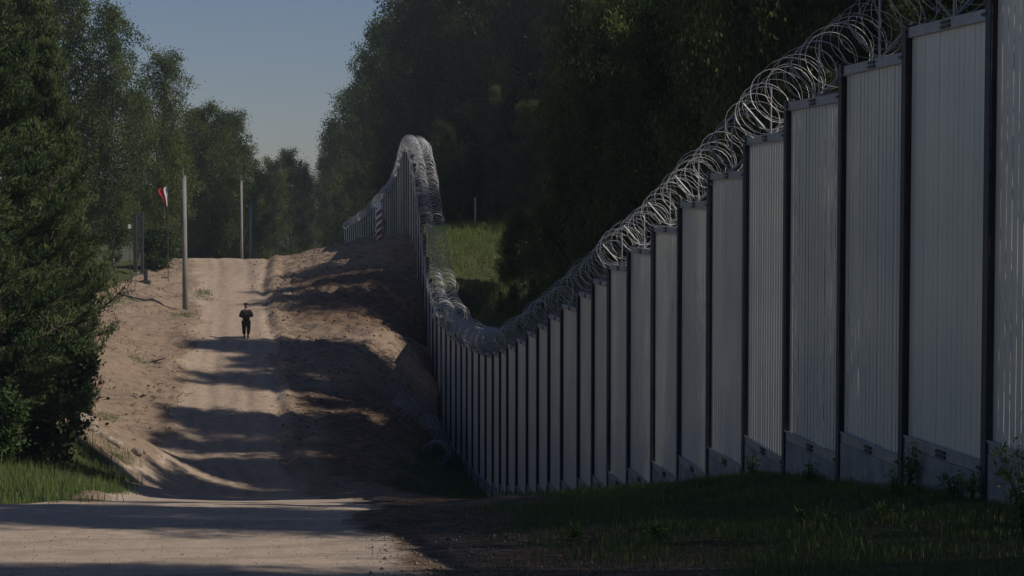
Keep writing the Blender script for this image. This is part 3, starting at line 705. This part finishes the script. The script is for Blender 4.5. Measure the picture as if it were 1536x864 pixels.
# far wooded ridge seen through the gap
def far_wood():
    r = np.random.default_rng(9); n = 1300
    x = r.uniform(-260, 40, n); y = r.uniform(520, 640, n); z = tps(x, y) + np.clip(y - 260, 0, 400) * .012
    C = []; 
    hh = r.uniform(9, 16, n)
    Cs = np.stack([x, y, z], 1)
    pts = np.repeat(Cs, 40, 0); t = r.uniform(0, 1, len(pts)); hr = np.repeat(hh, 40)
    rad = 3.2 * np.sin(np.pi * (.12 + .8 * t)) * r.uniform(.3, 1, len(pts)); a = r.uniform(0, 6.28, len(pts))
    pts = pts + np.stack([rad * np.cos(a), rad * np.sin(a), t * hr], 1)
    V_, F_, var = leaves(pts, .3, 1, 1.6, 1.3, (0, 0, -.2), 1, 4)
    o = link('far_forest', mesh_np('far_forest', V_, F_, M_leaf_dark, fattr={'var': var})); tag(o, 'bluish far-off forest seen in the gap beyond the road crest', 'forest', kind='stuff')
far_wood()

# ------------------------------------------------------------------ grass, gravel, weeds
def blades(x, y, z, h, wd, seed, bend=.5):
    r = np.random.default_rng(seed); n = len(x); a = r.uniform(0, 6.28, n); b = r.uniform(0, 6.28, n)
    P = np.stack([x, y, z - .01], 1); S_ = np.stack([np.cos(a), np.sin(a), 0 * a], 1) * (wd / 2)[:, None]
    D = np.stack([np.cos(b), np.sin(b), 0 * b], 1) * (h * bend * r.uniform(.1, 1, n))[:, None]; U = np.stack([0 * h, 0 * h, h], 1)
    v = np.stack([P - S_, P + S_, P + D * .35 + U * .6 + S_ * .7, P + D + U, P + D * .35 + U * .6 - S_ * .7], 1).reshape(-1, 3)
    i = np.arange(n) * 5
    return v, np.concatenate([np.stack([i, i + 1, i + 2, i + 4], 1), np.stack([i + 4, i + 2, i + 3, i + 3], 1)])
def grass_patch(x0, x1, y0, y1, n, hmin, hmax, wd, seed, name, label, m, power=1.0, mask=grass_mask, clump=.5):
    r = np.random.default_rng(seed); x = r.uniform(x0, x1, n); y = r.uniform(y0, y1, n)
    g = mask(x, y) ** power; c = np.clip(.5 + fbm(x * 1.6, y * 1.6, 3) * 2.0, .05, 1)
    keep = r.random(n) < g * (1 - clump + clump * c); x = x[keep]; y = y[keep]; c = c[keep]
    z = ground_np(x, y); h = r.uniform(hmin, hmax, len(x)) * (.5 + .8 * c)
    tall = r.random(len(x)) < .015; h = np.where(tall, h * 2.0, h)
    v, f = blades(x, y, z, h, wd * r.uniform(.6, 1.3, len(x)), seed)
    tri = f[len(x):, :3]; quad = f[:len(x)]
    # the tips as triangles: build with from_pydata-free two-size polygons
    me = bpy.data.meshes.new(name); nv = len(v); me.vertices.add(nv); me.vertices.foreach_set('co', v.astype(np.float32).ravel())
    loops = np.concatenate([quad.ravel(), tri.ravel()]).astype(np.int32); me.loops.add(len(loops)); me.loops.foreach_set('vertex_index', loops)
    me.polygons.add(len(quad) + len(tri))
    me.polygons.foreach_set('loop_start', np.concatenate([np.arange(len(quad)) * 4, len(quad) * 4 + np.arange(len(tri)) * 3]).astype(np.int32))
    me.polygons.foreach_set('loop_total', np.concatenate([np.full(len(quad), 4), np.full(len(tri), 3)]).astype(np.int32))
    a = me.attributes.new('var', 'FLOAT', 'FACE'); vv = np.clip(r.uniform(0, .8, len(x)) + (c - .5) * .3, 0, 1); a.data.foreach_set('value', np.concatenate([vv, vv]).astype(np.float32))
    me.update(calc_edges=True); me.materials.append(m)
    return tag(link(name, me), label, 'grass', kind='stuff')
grass_patch(-1.5, 6.0, 14.2, 36, 155000, .035, .12, .009, 1, 'grass', 'patchy grass on the ground in front of the near fence panels', M_grass, 1.5)
grass_patch(-1.8, 5.5, 14.2, 33, 30000, .04, .13, .009, 2, 'dry_grass', 'dry straw coloured grass mixed in along the roadside', M_dry, .4)
grass_patch(-8, 5, 34, 96, 60000, .08, .28, .018, 3, 'grass', 'shaded grass at the foot of the fence down in the dip', M_grass, 1.0)
grass_patch(-24, -7.5, 32.5, 64, 60000, .10, .34, .016, 4, 'grass', 'lush green grass verge at the left under the pines', M_grass, .8)
grass_patch(-26, -13, 60, 112, 30000, .10, .30, .02, 5, 'grass', 'sparse grass tufts around the stones and over the sandy bank', M_grass, 1.0)
grass_patch(-26, -13, 62, 118, 7000, .08, .25, .018, 6, 'dry_grass', 'dry grass stalks on the sandy bank', M_dry, 1.0, mask=lambda x, y: np.clip(.35 + fbm(x * .6, y * .6) * 1.5, 0, 1) * (1 - road_mask(x, y)))
grass_patch(-6.5, 9, 96, 137, 60000, .18, .5, .03, 7, 'grass', 'tall sunlit grass on the clearing behind the fence', M_grass, 1.0)
grass_patch(-17, -5, 98, 124, 2500, .06, .22, .02, 8, 'weeds', 'small scattered weeds on the bare earth mound', M_grass, 1.0, mask=lambda x, y: np.clip(fbm(x * .5, y * .5 + 3) * 2, 0, 1) * (1 - road_mask(x, y)))

def rock_mesh(seed, sx, sy, sz, m, sub=2):
    bm = bmesh.new(); bmesh.ops.create_icosphere(bm, subdivisions=sub, radius=1); r = random.Random(seed)
    ph = [r.uniform(0, 6) for _ in range(6)]
    for v in bm.verts:
        c = v.co; k = 1 + .14 * math.sin(c.x * 2.3 + ph[0]) + .12 * math.sin(c.y * 2.9 + ph[1]) + .1 * math.sin(c.z * 3.3 + ph[2]) + .06 * math.sin(c.x * 6 + c.y * 5 + ph[3])
        v.co = Vector((c.x * sx, c.y * sy, max(c.z, -.6) * sz)) * k
    me = bpy.data.meshes.new('stone'); bm.to_mesh(me); bm.free(); me.materials.append(m)
    me.polygons.foreach_set('use_smooth', np.ones(len(me.polygons), dtype=bool)); me.update(); return me
M_stone = noise_mat('field_stone', (.22, .19, .155), (.42, .36, .30), 5, 7, .9, 0, .5)
stones = [(114 + 4, 652, 64, .40, 'large pale field stone at the lower left of the heap'), (130, 641, 66, .33, 'rounded stone at the top of the heap above the largest stone'),
          (144, 637, 66.6, .31, 'rounded pale stone at the right of the top of the heap'), (158, 640, 67, .24, 'small pale stone just right of the heap'),
          (121, 640, 67.2, .26, 'stone at the back of the heap under the shrub'), (172, 657, 66.2, .30, 'flat pale stone standing in the bright grass, right of the heap'),
          (163, 660, 65.4, .22, 'small stone beside the flat stone in the bright grass'), (173, 668, 64.5, .18, 'lowest small stone in the bright grass below the heap'),
          (203, 686, 70, .26, 'pale stone at the very edge of the road'), (213, 690, 70.5, .13, 'small pale stone touching the shaded road edge')]
for i, (px, py, Z, s, lab) in enumerate(stones):
    x = (px - 768) / FPX * Z; o = link('stone', rock_mesh(60 + i, s, s * .8, s * .72, M_stone, 3)); o.location = (x, Z, ground(x, Z) + s * .42); o.rotation_euler = (random.uniform(-.3, .3), random.uniform(-.3, .3), random.uniform(0, 6))
    tag(o, lab, 'stone', 'field stones beside the road')
def gravel(name, label, n, x0, x1, y0, y1, smin, smax, seed, m, mask):
    r = np.random.default_rng(seed); x = r.uniform(x0, x1, n); y = r.uniform(y0, y1, n); k = r.random(n) < mask(x, y); x = x[k]; y = y[k]; n = len(x)
    z = ground_np(x, y); s = smin + (smax - smin) * r.random(n) ** 5
    base = np.array([(1, 0, 0), (.2, .9, 0), (-.9, .3, 0), (-.4, -.85, 0), (.5, -.7, 0), (.1, .1, .75), (0, 0, -.5)])
    V_ = base[None] * s[:, None, None] * r.uniform(.65, 1.2, (n, 7, 1)); a = r.uniform(0, 6.28, n); ca, sa = np.cos(a)[:, None], np.sin(a)[:, None]
    V_ = np.stack([V_[..., 0] * ca - V_[..., 1] * sa, V_[..., 0] * sa + V_[..., 1] * ca, V_[..., 2]], -1) + np.stack([x, y, z + s * .15], 1)[:, None]
    f = np.array([(i, (i + 1) % 5, 5) for i in range(5)] + [((i + 1) % 5, i, 6) for i in range(5)])
    F_ = (np.arange(n)[:, None, None] * 7 + f[None]).reshape(-1, 3)
    o = link(name, mesh_np(name, V_.reshape(-1, 3), F_, m)); return tag(o, label, 'gravel', kind='stuff')
M_grav = noise_mat('gravel_stone', (.18, .16, .13), (.42, .37, .31), 9, 4, .95, 0, .2)
M_clod = noise_mat('earth_clod', (.13, .09, .06), (.30, .215, .15), 7, 4, .95, 0, .4)
M_dgrav = noise_mat('dull_gravel', (.10, .085, .065), (.26, .22, .18), 9, 4, .95, 0, .2)
gravel('gravel', 'loose gravel scattered over the near road', 9000, -8, 0, 16.3, 30, .003, .012, 1, M_dgrav, lambda x, y: road_mask(x, y) * .8 + .1)
gravel('gravel', 'stones and gravel on the rough ground right of the near road', 16000, -1.8, 4, 16.3, 26, .005, .032, 2, M_dgrav, lambda x, y: (1 - road_mask(x, y)) * np.clip(.9 - grass_mask(x, y), .05, 1))
gravel('clods', 'clods of earth strewn over the bare mound', 9000, -17, -4, 78, 124, .012, .13, 3, M_clod, lambda x, y: (1 - road_mask(x, y)) * np.clip(.7 + fbm(x * .5, y * .5) * 1.5, 0, 1))
gravel('clods', 'clods of sand on the left bank', 1800, -23, -14, 66, 124, .012, .12, 4, M_clod, lambda x, y: (1 - road_mask(x, y)) * np.clip(.5 + fbm(x * .5, y * .5) * 1.5, 0, 1))
gravel('gravel', 'small stones on the road up the hill', 3500, -22, -9, 68, 126, .01, .05, 5, M_grav, lambda x, y: road_mask(x, y) * .6)

def litter(name, label, n, x0, x1, y0, y1, seed, m):
    r = np.random.default_rng(seed); x = r.uniform(x0, x1, n); y = r.uniform(y0, y1, n); k = r.random(n) < (1 - road_mask(x, y)) * np.clip(.4 + fbm(x * .4, y * .4 + 20) * 2, 0, 1); x = x[k]; y = y[k]; n = len(x)
    z = ground_np(x, y) + .03; L_ = r.uniform(.1, .45, n); a = r.uniform(0, 6.28, n); w_ = r.uniform(.006, .022, n)
    d = np.stack([np.cos(a), np.sin(a) * .8, r.uniform(-.05, .35, n)], 1) * L_[:, None]; s_ = np.stack([-np.sin(a), np.cos(a), 0 * a], 1) * w_[:, None]; u = np.stack([0 * a, 0 * a, w_], 1)
    P = np.stack([x, y, z], 1); M_ = P + d * .5 + np.stack([0 * a, 0 * a, r.uniform(0, .08, n)], 1) + s_ * r.uniform(-4, 4, (n, 1)); E_ = P + d
    V_ = np.stack([P - s_, P + s_, P + u * 2, M_ - s_, M_ + s_, M_ + u * 2, E_ - s_ * .3, E_ + s_ * .3, E_ + u * .6], 1).reshape(-1, 3)
    f = np.array([(a_ + i, a_ + (i + 1) % 3, a_ + (i + 1) % 3 + 3, a_ + i + 3) for a_ in (0, 3) for i in range(3)])
    return tag(link(name, mesh_np(name, V_, (np.arange(n)[:, None, None] * 9 + f[None]).reshape(-1, 4), m)), label, 'litter', kind='stuff')
M_root = mat('old_wood', (.10, .075, .05), .9)
litter('dead_twigs', 'dead twigs and root ends scattered over the bare mound', 1500, -17, -4, 76, 124, 1, M_root)
litter('dead_twigs', 'dead twigs scattered over the left bank', 900, -23, -13, 60, 122, 2, M_root)
def weed(px, Z, h, label, seed, off=None, n=26, lf=.10, cat='weed'):
    x = (px - 768) / FPX * Z; z = ground(x, Z); e = empty('weed', (x, Z, z)); tag(e, label, cat)
    r = random.Random(seed); m_ = MB(); C = []
    for i in range(5 + n // 8):
        a = r.uniform(0, 6.28); t = r.uniform(.1, .35) * h; hh = h * r.uniform(.55, 1)
        p = [Vector((0, 0, -.03)), Vector((math.cos(a) * t * .3, math.sin(a) * t * .3, hh * .5)), Vector((math.cos(a) * t, math.sin(a) * t, hh))]
        m_.tube(p, [.006, .0045, .002], 4)
        for k in range(n // 3): 
            w_ = r.uniform(.15, 1); C.append(tuple(p[0].lerp(p[2], w_) * 1.0))
    m_.build('stem', M_grass, e)
    V_, F_, var = leaves(np.array(C), .03, 2, lf, lf * .22, (0, 0, .5), .8, seed); link('foliage', mesh_np('foliage', V_, F_, M_grass, fattr={'var': var}), e)
weed(1367, 22.9, .62, 'dark tall weed growing against the fence post left of the last full panel', 1, n=40)
weed(1433, 21.6, .34, 'low spreading weed in front of the concrete under the last full panel', 2, n=30)
weed(1462, 21.0, .30, 'small weed on the bare soil by the post of the last full panel', 3)
weed(1215, 26.5, .30, 'grass tuft at the foot of the third fence panel from the right', 4)
weed(1130, 30.0, .32, 'weed at the fence foot where the ground starts to fall away', 5)
weed(1345, 22.0, .26, 'weed clump just left of the tall dark weed by the post', 6)
weed(1205, 20.2, .22, 'sunlit seedling in the lit strip of grass, middle of the right verge', 7)
weed(1245, 20.0, .24, 'bright spiky plant in the lit strip of grass left of the tall weed', 8)
weed(865, 20.4, .17, 'yellowish seedling in the lit strip, the one nearest the road', 9)
weed(985, 20.0, .16, 'bushy green seedling in the lit strip of sparse grass', 10, n=36)
weed(1325, 20.0, .20, 'small sunlit plant at the right end of the lit grass strip', 11)
# leafy plant entering at the right edge
weed(1541, 17.5, 1.0, 'leafy stalk reaching into the picture at the right edge in front of the fence', 12, n=60, lf=.10)

# bare twigs under the pines
tw = empty('bare_bush', at(88, 692, 58)); tw.location.z = ground(tw.location.x, 58); tag(tw, 'bare leafless twigs of a dead bush below the pines left of the stones', 'dead bush')
for i in range(12):
    a = random.uniform(0, 6.28); t = random.uniform(.15, .6); h = random.uniform(.5, 1.25)
    MB().tube([(0, 0, -.05), (math.cos(a) * t * .4, math.sin(a) * t * .4, h * .5), (math.cos(a) * t, math.sin(a) * t, h)], [.03, .02, .006], 5).build('twig', M_dead if 'M_dead' in globals() else globals().setdefault('M_dead', mat('dead_wood', (.20, .16, .12), .9)), tw)
# white flower heads on the shrub
M_white = mat('white_petals', (.7, .7, .62), .7)
for i, (px, py) in enumerate(((90, 533), (98, 527), (134, 550))):
    p = at(px, py, 67.2); r = np.random.default_rng(i); V_, F_, var = leaves(np.zeros((1, 3)), .05, 50, .05, .045, (0, 0, .4), .8, i)
    o = link('flower_head', mesh_np('flower_head', V_, F_, M_white)); o.location = p
    tag(o, ('white flower head at the lower left of the pair on the shrub', 'white flower head at the upper right of the pair on the shrub', 'single white flower head further right on the shrub')[i], 'flower')
# dry stick lying on the bank
for (px, Z, lab, s) in ((236, 90, 'dark broken branch lying on the sandy bank beside the road', 1.0), (212, 84, 'small dark lump of wood on the sandy bank', .5)):
    x = (px - 768) / FPX * Z; e = empty('branch', (x, Z, ground(x, Z) + .05)); tag(e, lab, 'branch')
    m_ = MB(); m_.tube([(-.45 * s, 0, 0), (-.1 * s, .1, .09 * s), (.35 * s, .0, .2 * s)], [.05, .045, .02], 6); m_.tube([(-.1 * s, .1, .09 * s), (.05, -.25 * s, .15)], [.035, .015], 5); m_.tube([(-.3 * s, .02, .04), (-.2 * s, .3 * s, .1)], [.03, .012], 5)
    m_.build('wood', M_bark, e)

# ------------------------------------------------------------------ poles
M_pole = noise_mat('spun_concrete', (.20, .20, .19), (.29, .285, .27), 3, 6, .85, 0, .15, (1, 1, .3))
M_steel = mat('thin_steel', (.35, .36, .38), .5, .6)
def pole(px, Y, top_y, tip, r0, r1, label, group):
    x = (px - 768) / FPX * Y; z = ground(x, Y); top = at(px, top_y, Y).z; h = top - z
    e = empty('concrete_pole', (x, Y, z)); tag(e, label, 'pole', group)
    MB().tube([(0, 0, -.6), (0, 0, h * .5), (0, 0, h)], [r0, (r0 + r1) / 2, r1], 16).build('shaft', M_pole, e, True)
    MB().tube([(0, 0, h), (0, 0, h + .07)], [r1 * 1.08, r1 * .9], 16).build('cap', M_pole, e)
    MB().tube([(-r1 * .4, 0, h), (-r1 * .4, 0, h + tip)], .022, 6).build('rod', M_steel, e)
pole(277, 104.2, 265, .5, .155, .115, 'thick grey concrete pole standing at the left edge of the road, the nearest of three', 'concrete poles beside the road')
pole(362.5, 141, 272, .45, .12, .085, 'slim concrete pole rising behind the road crest, the taller of the far two', 'concrete poles beside the road')
pole(376.5, 150, 308, .1, .14, .10, 'short slim concrete pole furthest away behind the road crest', 'concrete poles beside the road')

# striped border post
def striped():
    m = mat('red_white_stripes', (.8, .8, .8), .5); n, l, b = nodes_of(m)
    tc = n.new('ShaderNodeTexCoord'); sp = n.new('ShaderNodeSeparateXYZ'); l.new(tc.outputs['Object'], sp.inputs[0])
    def M2(op, a, c):
        x = n.new('ShaderNodeMath'); x.operation = op
        for i, v in ((0, a), (1, c)):
            if isinstance(v, (int, float)): x.inputs[i].default_value = v
            else: l.new(v, x.inputs[i])
        return x.outputs[0]
    ang = M2('ARCTAN2', sp.outputs['Y'], sp.outputs['X']); ph = M2('SUBTRACT', M2('DIVIDE', sp.outputs['Z'], .44), M2('DIVIDE', ang, 1.0 * math.pi))
    fr = M2('FRACT', M2('ADD', ph, 10.35), 0); sel = M2('GREATER_THAN', fr, .5); sel = M2('MULTIPLY', sel, M2('LESS_THAN', sp.outputs['Z'], 2.02))
    mx = n.new('ShaderNodeMixRGB'); l.new(sel, mx.inputs[0]); mx.inputs[1].default_value = (.78, .78, .78, 1); mx.inputs[2].default_value = (.30, .010, .025, 1); l.new(mx.outputs[0], b.inputs['Base Color'])
    return m
Zp = 119.5; x = (568.5 - 768) / FPX * Zp; z0 = at(568, 357, Zp).z; ztop = at(568, 303, Zp).z; hp = ztop - z0
bp_ = empty('border_post', (x, Zp, ground(x, Zp) - .05)); hp = ztop - bp_.location.z
tag(bp_, 'round border post with diagonal red and white stripes on the earth mound', 'border post')
sh = MB().tube([(0, 0, -.3), (0, 0, hp - .14)], .175, 20).build('shaft', striped(), bp_, True)
MB().tube([(0, 0, hp - .14), (0, 0, hp - .07), (0, 0, hp - .02), (0, 0, hp)], [.175, .165, .12, .05], 20).build('cap', mat('white_enamel', (.8, .8, .8), .4), bp_, True)

# thin post in the clearing
x = (713 - 768) / FPX * 129; z = ground(x, 129); zt = at(713, 296, 129).z
p2 = empty('wooden_post', (x, 129, z)); tag(p2, 'weathered grey post standing alone in the clearing behind the fence', 'post')
MB().tube([(0, 0, -.3), (.02, 0, (zt - z) * .5), (0, 0, zt - z)], [.085, .08, .075], 8).build('shaft', M_pole, p2, True)

# flag on its pole
Zf = 112; px0 = 252
x = (px0 - 768) / FPX * Zf; z = ground(x, Zf); top = at(px0, 279, Zf).z
fl = empty('flag_pole', (x, Zf, z)); tag(fl, 'thin pole carrying the flag under the birches', 'flag pole')
MB().tube([(0, 0, -.3), (0, 0, top - z)], .022, 8).build('shaft', mat('dull_dark_pole', (.06, .06, .06), .6), fl)
def flag():
    nx_, ny_ = 14, 16; v = []; f = []; W_ = .62; H_ = 1.22
    for j in range(ny_ + 1):
        t = j / ny_
        for i_ in range(nx_ + 1):
            s = i_ / nx_
            wdt = W_ * (1 - .55 * t) * (.45 + .55 * (1 - abs(t - .25)))
            X_ = -wdt * s; zz = -t * H_ * (.80 + .2 * (1 - s)) - s * .16 * (1 - t) + .03 * math.sin(s * 9)
            v.append((X_ - .02, .07 * math.sin(s * 10 + t * 4) * (.3 + t), zz))
    for j in range(ny_):
        for i_ in range(nx_):
            a = j * (nx_ + 1) + i_; f.append((a, a + 1, a + nx_ + 2, a + nx_ + 1))
    me = bpy.data.meshes.new('flag'); me.from_pydata(v, [], f); me.materials.append(mat('flag_white', (.75, .75, .75), .8)); me.materials.append(mat('flag_red', (.50, .02, .03), .8))
    for k, p in enumerate(me.polygons): p.material_index = 0 if (k % nx_) < nx_ * .33 else 1; p.use_smooth = True
    o = link('flag', me); o.modifiers.new('solid', 'SOLIDIFY').thickness = .006
    return o
fo = flag(); fo.location = (x, Zf, top - .05); tag(fo, 'red and white flag hanging limp from its pole in front of the birches', 'flag')

# gate posts and small sign at the left
def gpost(px, Y, top_y, w_, label, group=None):
    x = (px - 768) / FPX * Y; z = ground(x, Y); h = at(px, top_y, Y).z - z
    e = empty('gate_post', (x, Y, z)); tag(e, label, 'gate post', group)
    MB().box(-w_, w_, -w_, w_, -.3, h).build('shaft', M_post, e, bevel=.01); MB().box(-w_ - .02, w_ + .02, -w_ - .02, w_ + .02, h + .002, h + .05).build('cap', M_post, e)
    MB().box(-w_ - .06, w_ + .06, -w_ - .06, w_ + .06, -.25, .12).build('footing', M_conc, e)
gpost(203, 116, 322, .11, 'dark steel gate post with the white notice hanging next to it, left of its pair')
gpost(213, 115, 320, .09, 'dark steel gate post nearer the road, right of its pair')
x = (194.5 - 768) / FPX * 115.5; p = at(194, 340, 115.5); z = ground(x, 115.5)
sg = empty('notice_sign', (x, 115.5, z)); tag(sg, 'small white notice plate on a thin stake between pine boughs and gate posts', 'sign')
MB().box(-.09, .09, -.01, .01, p.z - z - .12, p.z - z + .14).build('plate', mat('white_plate', (.8, .8, .8), .5), sg); MB().tube([(0, .03, -.2), (0, .03, p.z - z)], .02, 6).build('stake', M_post, sg)
# dark concrete foot and low block by the gate
for (px, Y, s, nm, lab, m_) in ((218, 111, .26, 'concrete_block', 'low dark block with an upright stub lying beside the gate posts', M_post), (248, 114, .22, 'stone', 'brownish stone block below the flag beside the bush', M_clod)):
    x = (px - 768) / FPX * Y; z = ground(x, Y); e = empty(nm, (x, Y, z)); tag(e, lab, 'block')
    MB().box(-s * 1.1, s * 1.1, -s * .8, s * .8, -.1, s * .7).build('foot', m_, e, bevel=.03)
    if nm == 'concrete_block': MB().box(-.1, .12, -.1, .1, s * .7 + .002, .85).build('stub', m_, e, bevel=.02)

# ------------------------------------------------------------------ the walking person
def skin(name, pts, edges, m, parent, sub=2, root_i=0):
    me = bpy.data.meshes.new(name); me.from_pydata([p[0] for p in pts], edges, []); me.materials.append(m)
    o = link(name, me, parent); mo = o.modifiers.new('skin', 'SKIN'); mo.use_smooth_shade = True
    for i, p in enumerate(pts):
        r_ = p[1] if hasattr(p[1], '__len__') else (p[1], p[1]); me.skin_vertices[0].data[i].radius = r_; me.skin_vertices[0].data[i].use_root = (i == root_i)
    s = o.modifiers.new('sub', 'SUBSURF'); s.levels = sub; s.render_levels = sub
    return o
Yp = 96.5; x = (368.5 - 768) / FPX * Yp
pe = empty('person', (x, Yp, ground(x, Yp)), R(4)); tag(pe, 'person in dark uniform and cap walking away up the sandy road, forearms bent in front', 'person')
M_skin = mat('skin', (.36, .22, .16), .6); M_cloth = noise_mat('dark_uniform', (.022, .026, .018), (.05, .05, .034), 9, 3, .9, 0, .2); M_boot = mat('black_boot', (.012, .012, .012), .5); M_trs = noise_mat('dark_trousers', (.018, .021, .016), (.04, .042, .03), 9, 3, .9)
# body: facing +Y (away); walking, left foot forward
B = [((0, 0, .95), .13), ((0, 0, 1.15), .13), ((0, .01, 1.36), (.16, .12)), ((0, .0, 1.49), .08), ((0, .01, 1.56), .08), ((0, .03, 1.66), (.105, .12)), ((0, .03, 1.76), (.07, .085)),
     ((-.09, .0, .92), .09), ((-.10, .10, .50), .06), ((-.10, .10, .10), .042), ((-.10, .24, .05), .035),
     ((.09, .0, .92), .09), ((.10, .02, .50), .06), ((.10, -.22, .16), .042), ((.10, -.13, .05), .034),
     ((-.19, 0, 1.42), .055), ((-.27, -.03, 1.16), .045), ((-.14, .20, 1.12), .034), ((-.08, .24, 1.13), .025),
     ((.19, 0, 1.42), .055), ((.28, -.02, 1.16), .045), ((.14, .20, 1.15), .034), ((.08, .25, 1.16), .025)]
E = [(0, 1), (1, 2), (2, 3), (3, 4), (4, 5), (5, 6), (0, 7), (7, 8), (8, 9), (9, 10), (0, 11), (11, 12), (12, 13), (13, 14), (2, 15), (15, 16), (16, 17), (17, 18), (2, 19), (19, 20), (20, 21), (21, 22)]
skin('body', B, E, M_skin, pe)
J = [((0, 0, .80), (.20, .15)), ((0, 0, 1.0), (.205, .155)), ((0, 0, 1.18), (.215, .165)), ((0, .0, 1.36), (.235, .17)), ((0, 0, 1.47), (.15, .11)), ((-.21, 0, 1.40), .105), ((-.31, -.03, 1.15), .088), ((-.17, .18, 1.11), .06), ((.21, 0, 1.40), .105), ((.32, -.02, 1.16), .088), ((.17, .18, 1.14), .06)]
skin('jacket', J, [(0, 1), (1, 2), (2, 3), (3, 4), (3, 5), (5, 6), (6, 7), (3, 8), (8, 9), (9, 10)], M_cloth, pe)
T = [((0, 0, .93), (.19, .15)), ((-.11, .01, .82), .14), ((-.12, .09, .50), .112), ((-.115, .10, .16), .085), ((.11, .0, .82), .14), ((.12, .02, .50), .112), ((.115, -.19, .20), .085)]
skin('trousers', T, [(0, 1), (1, 2), (2, 3), (0, 4), (4, 5), (5, 6)], M_trs, pe)
for s, ya, za, yb in ((-1, .10, .05, .25), (1, -.22, .10, -.10)):
    skin('boot', [((s * .105, ya, za + .12), .062), ((s * .105, ya, za + .02), .056), ((s * .105, yb, za if s < 0 else .05), .046)], [(0, 1), (1, 2)], M_boot, pe)
skin('hair', [((0, -.01, 1.60), (.105, .10)), ((0, .0, 1.70), (.125, .125))], [(0, 1)], M_boot, pe, 2)
skin('cap', [((0, .01, 1.715), (.135, .145)), ((0, .01, 1.80), (.12, .13)), ((0, .15, 1.73), (.075, .02))], [(0, 1), (0, 2)], M_cloth, pe, 2)
for s in (-1, 1):
    palm = Vector((s * .085, .24, 1.13 if s < 0 else 1.16)); 
    for k in range(4):
        b = palm + Vector((0, .02, .03 - .02 * k)); fin = .045 + .012 * (k in (1, 2))
        skin('finger', [(tuple(b), .010), (tuple(b + Vector((-s * fin * .6, .03, 0))), .009), (tuple(b + Vector((-s * fin, .015, -.01))), .007)], [(0, 1), (1, 2)], M_skin, pe, 1)
    skin('thumb', [(tuple(palm + Vector((0, -.005, .03))), .011), (tuple(palm + Vector((-s * .035, .0, .055))), .009)], [(0, 1)], M_skin, pe, 1)
# small belt pouch and bright patch on the back
MB().box(-.07, .07, -.24, -.17, 1.20, 1.34).build('back_pack', M_trs, pe, bevel=.015)
MB().box(-.035, .035, -.25, -.242, 1.26, 1.30).build('patch', mat('grey_patch', (.35, .38, .42), .5), pe)
MB().tube([(-.17, -.02, .97), (-.12, -.15, .97), (0, -.19, .97), (.12, -.15, .97), (.17, -.02, .97), (.12, .14, .97), (0, .17, .97), (-.12, .14, .97), (-.17, -.02, .97)], .022, 6).build('belt', M_boot, pe)

# ------------------------------------------------------------------ haze
HZ = True
if HZ:
    o = MB().box(-700, 700, -60, 700, -40, 42).build('haze', None)
    m = bpy.data.materials.new('air'); m.use_nodes = True; n = m.node_tree.nodes; l = m.node_tree.links; n.clear()
    v = n.new('ShaderNodeVolumePrincipled'); v.inputs['Color'].default_value = (.80, .88, 1, 1); v.inputs['Density'].default_value = .00045; v.inputs['Anisotropy'].default_value = .2
    ou = n.new('ShaderNodeOutputMaterial'); l.new(v.outputs[0], ou.inputs['Volume']); o.data.materials.append(m); tag(o, 'thin pale blue haze in the air over the whole place', 'haze', kind='stuff')
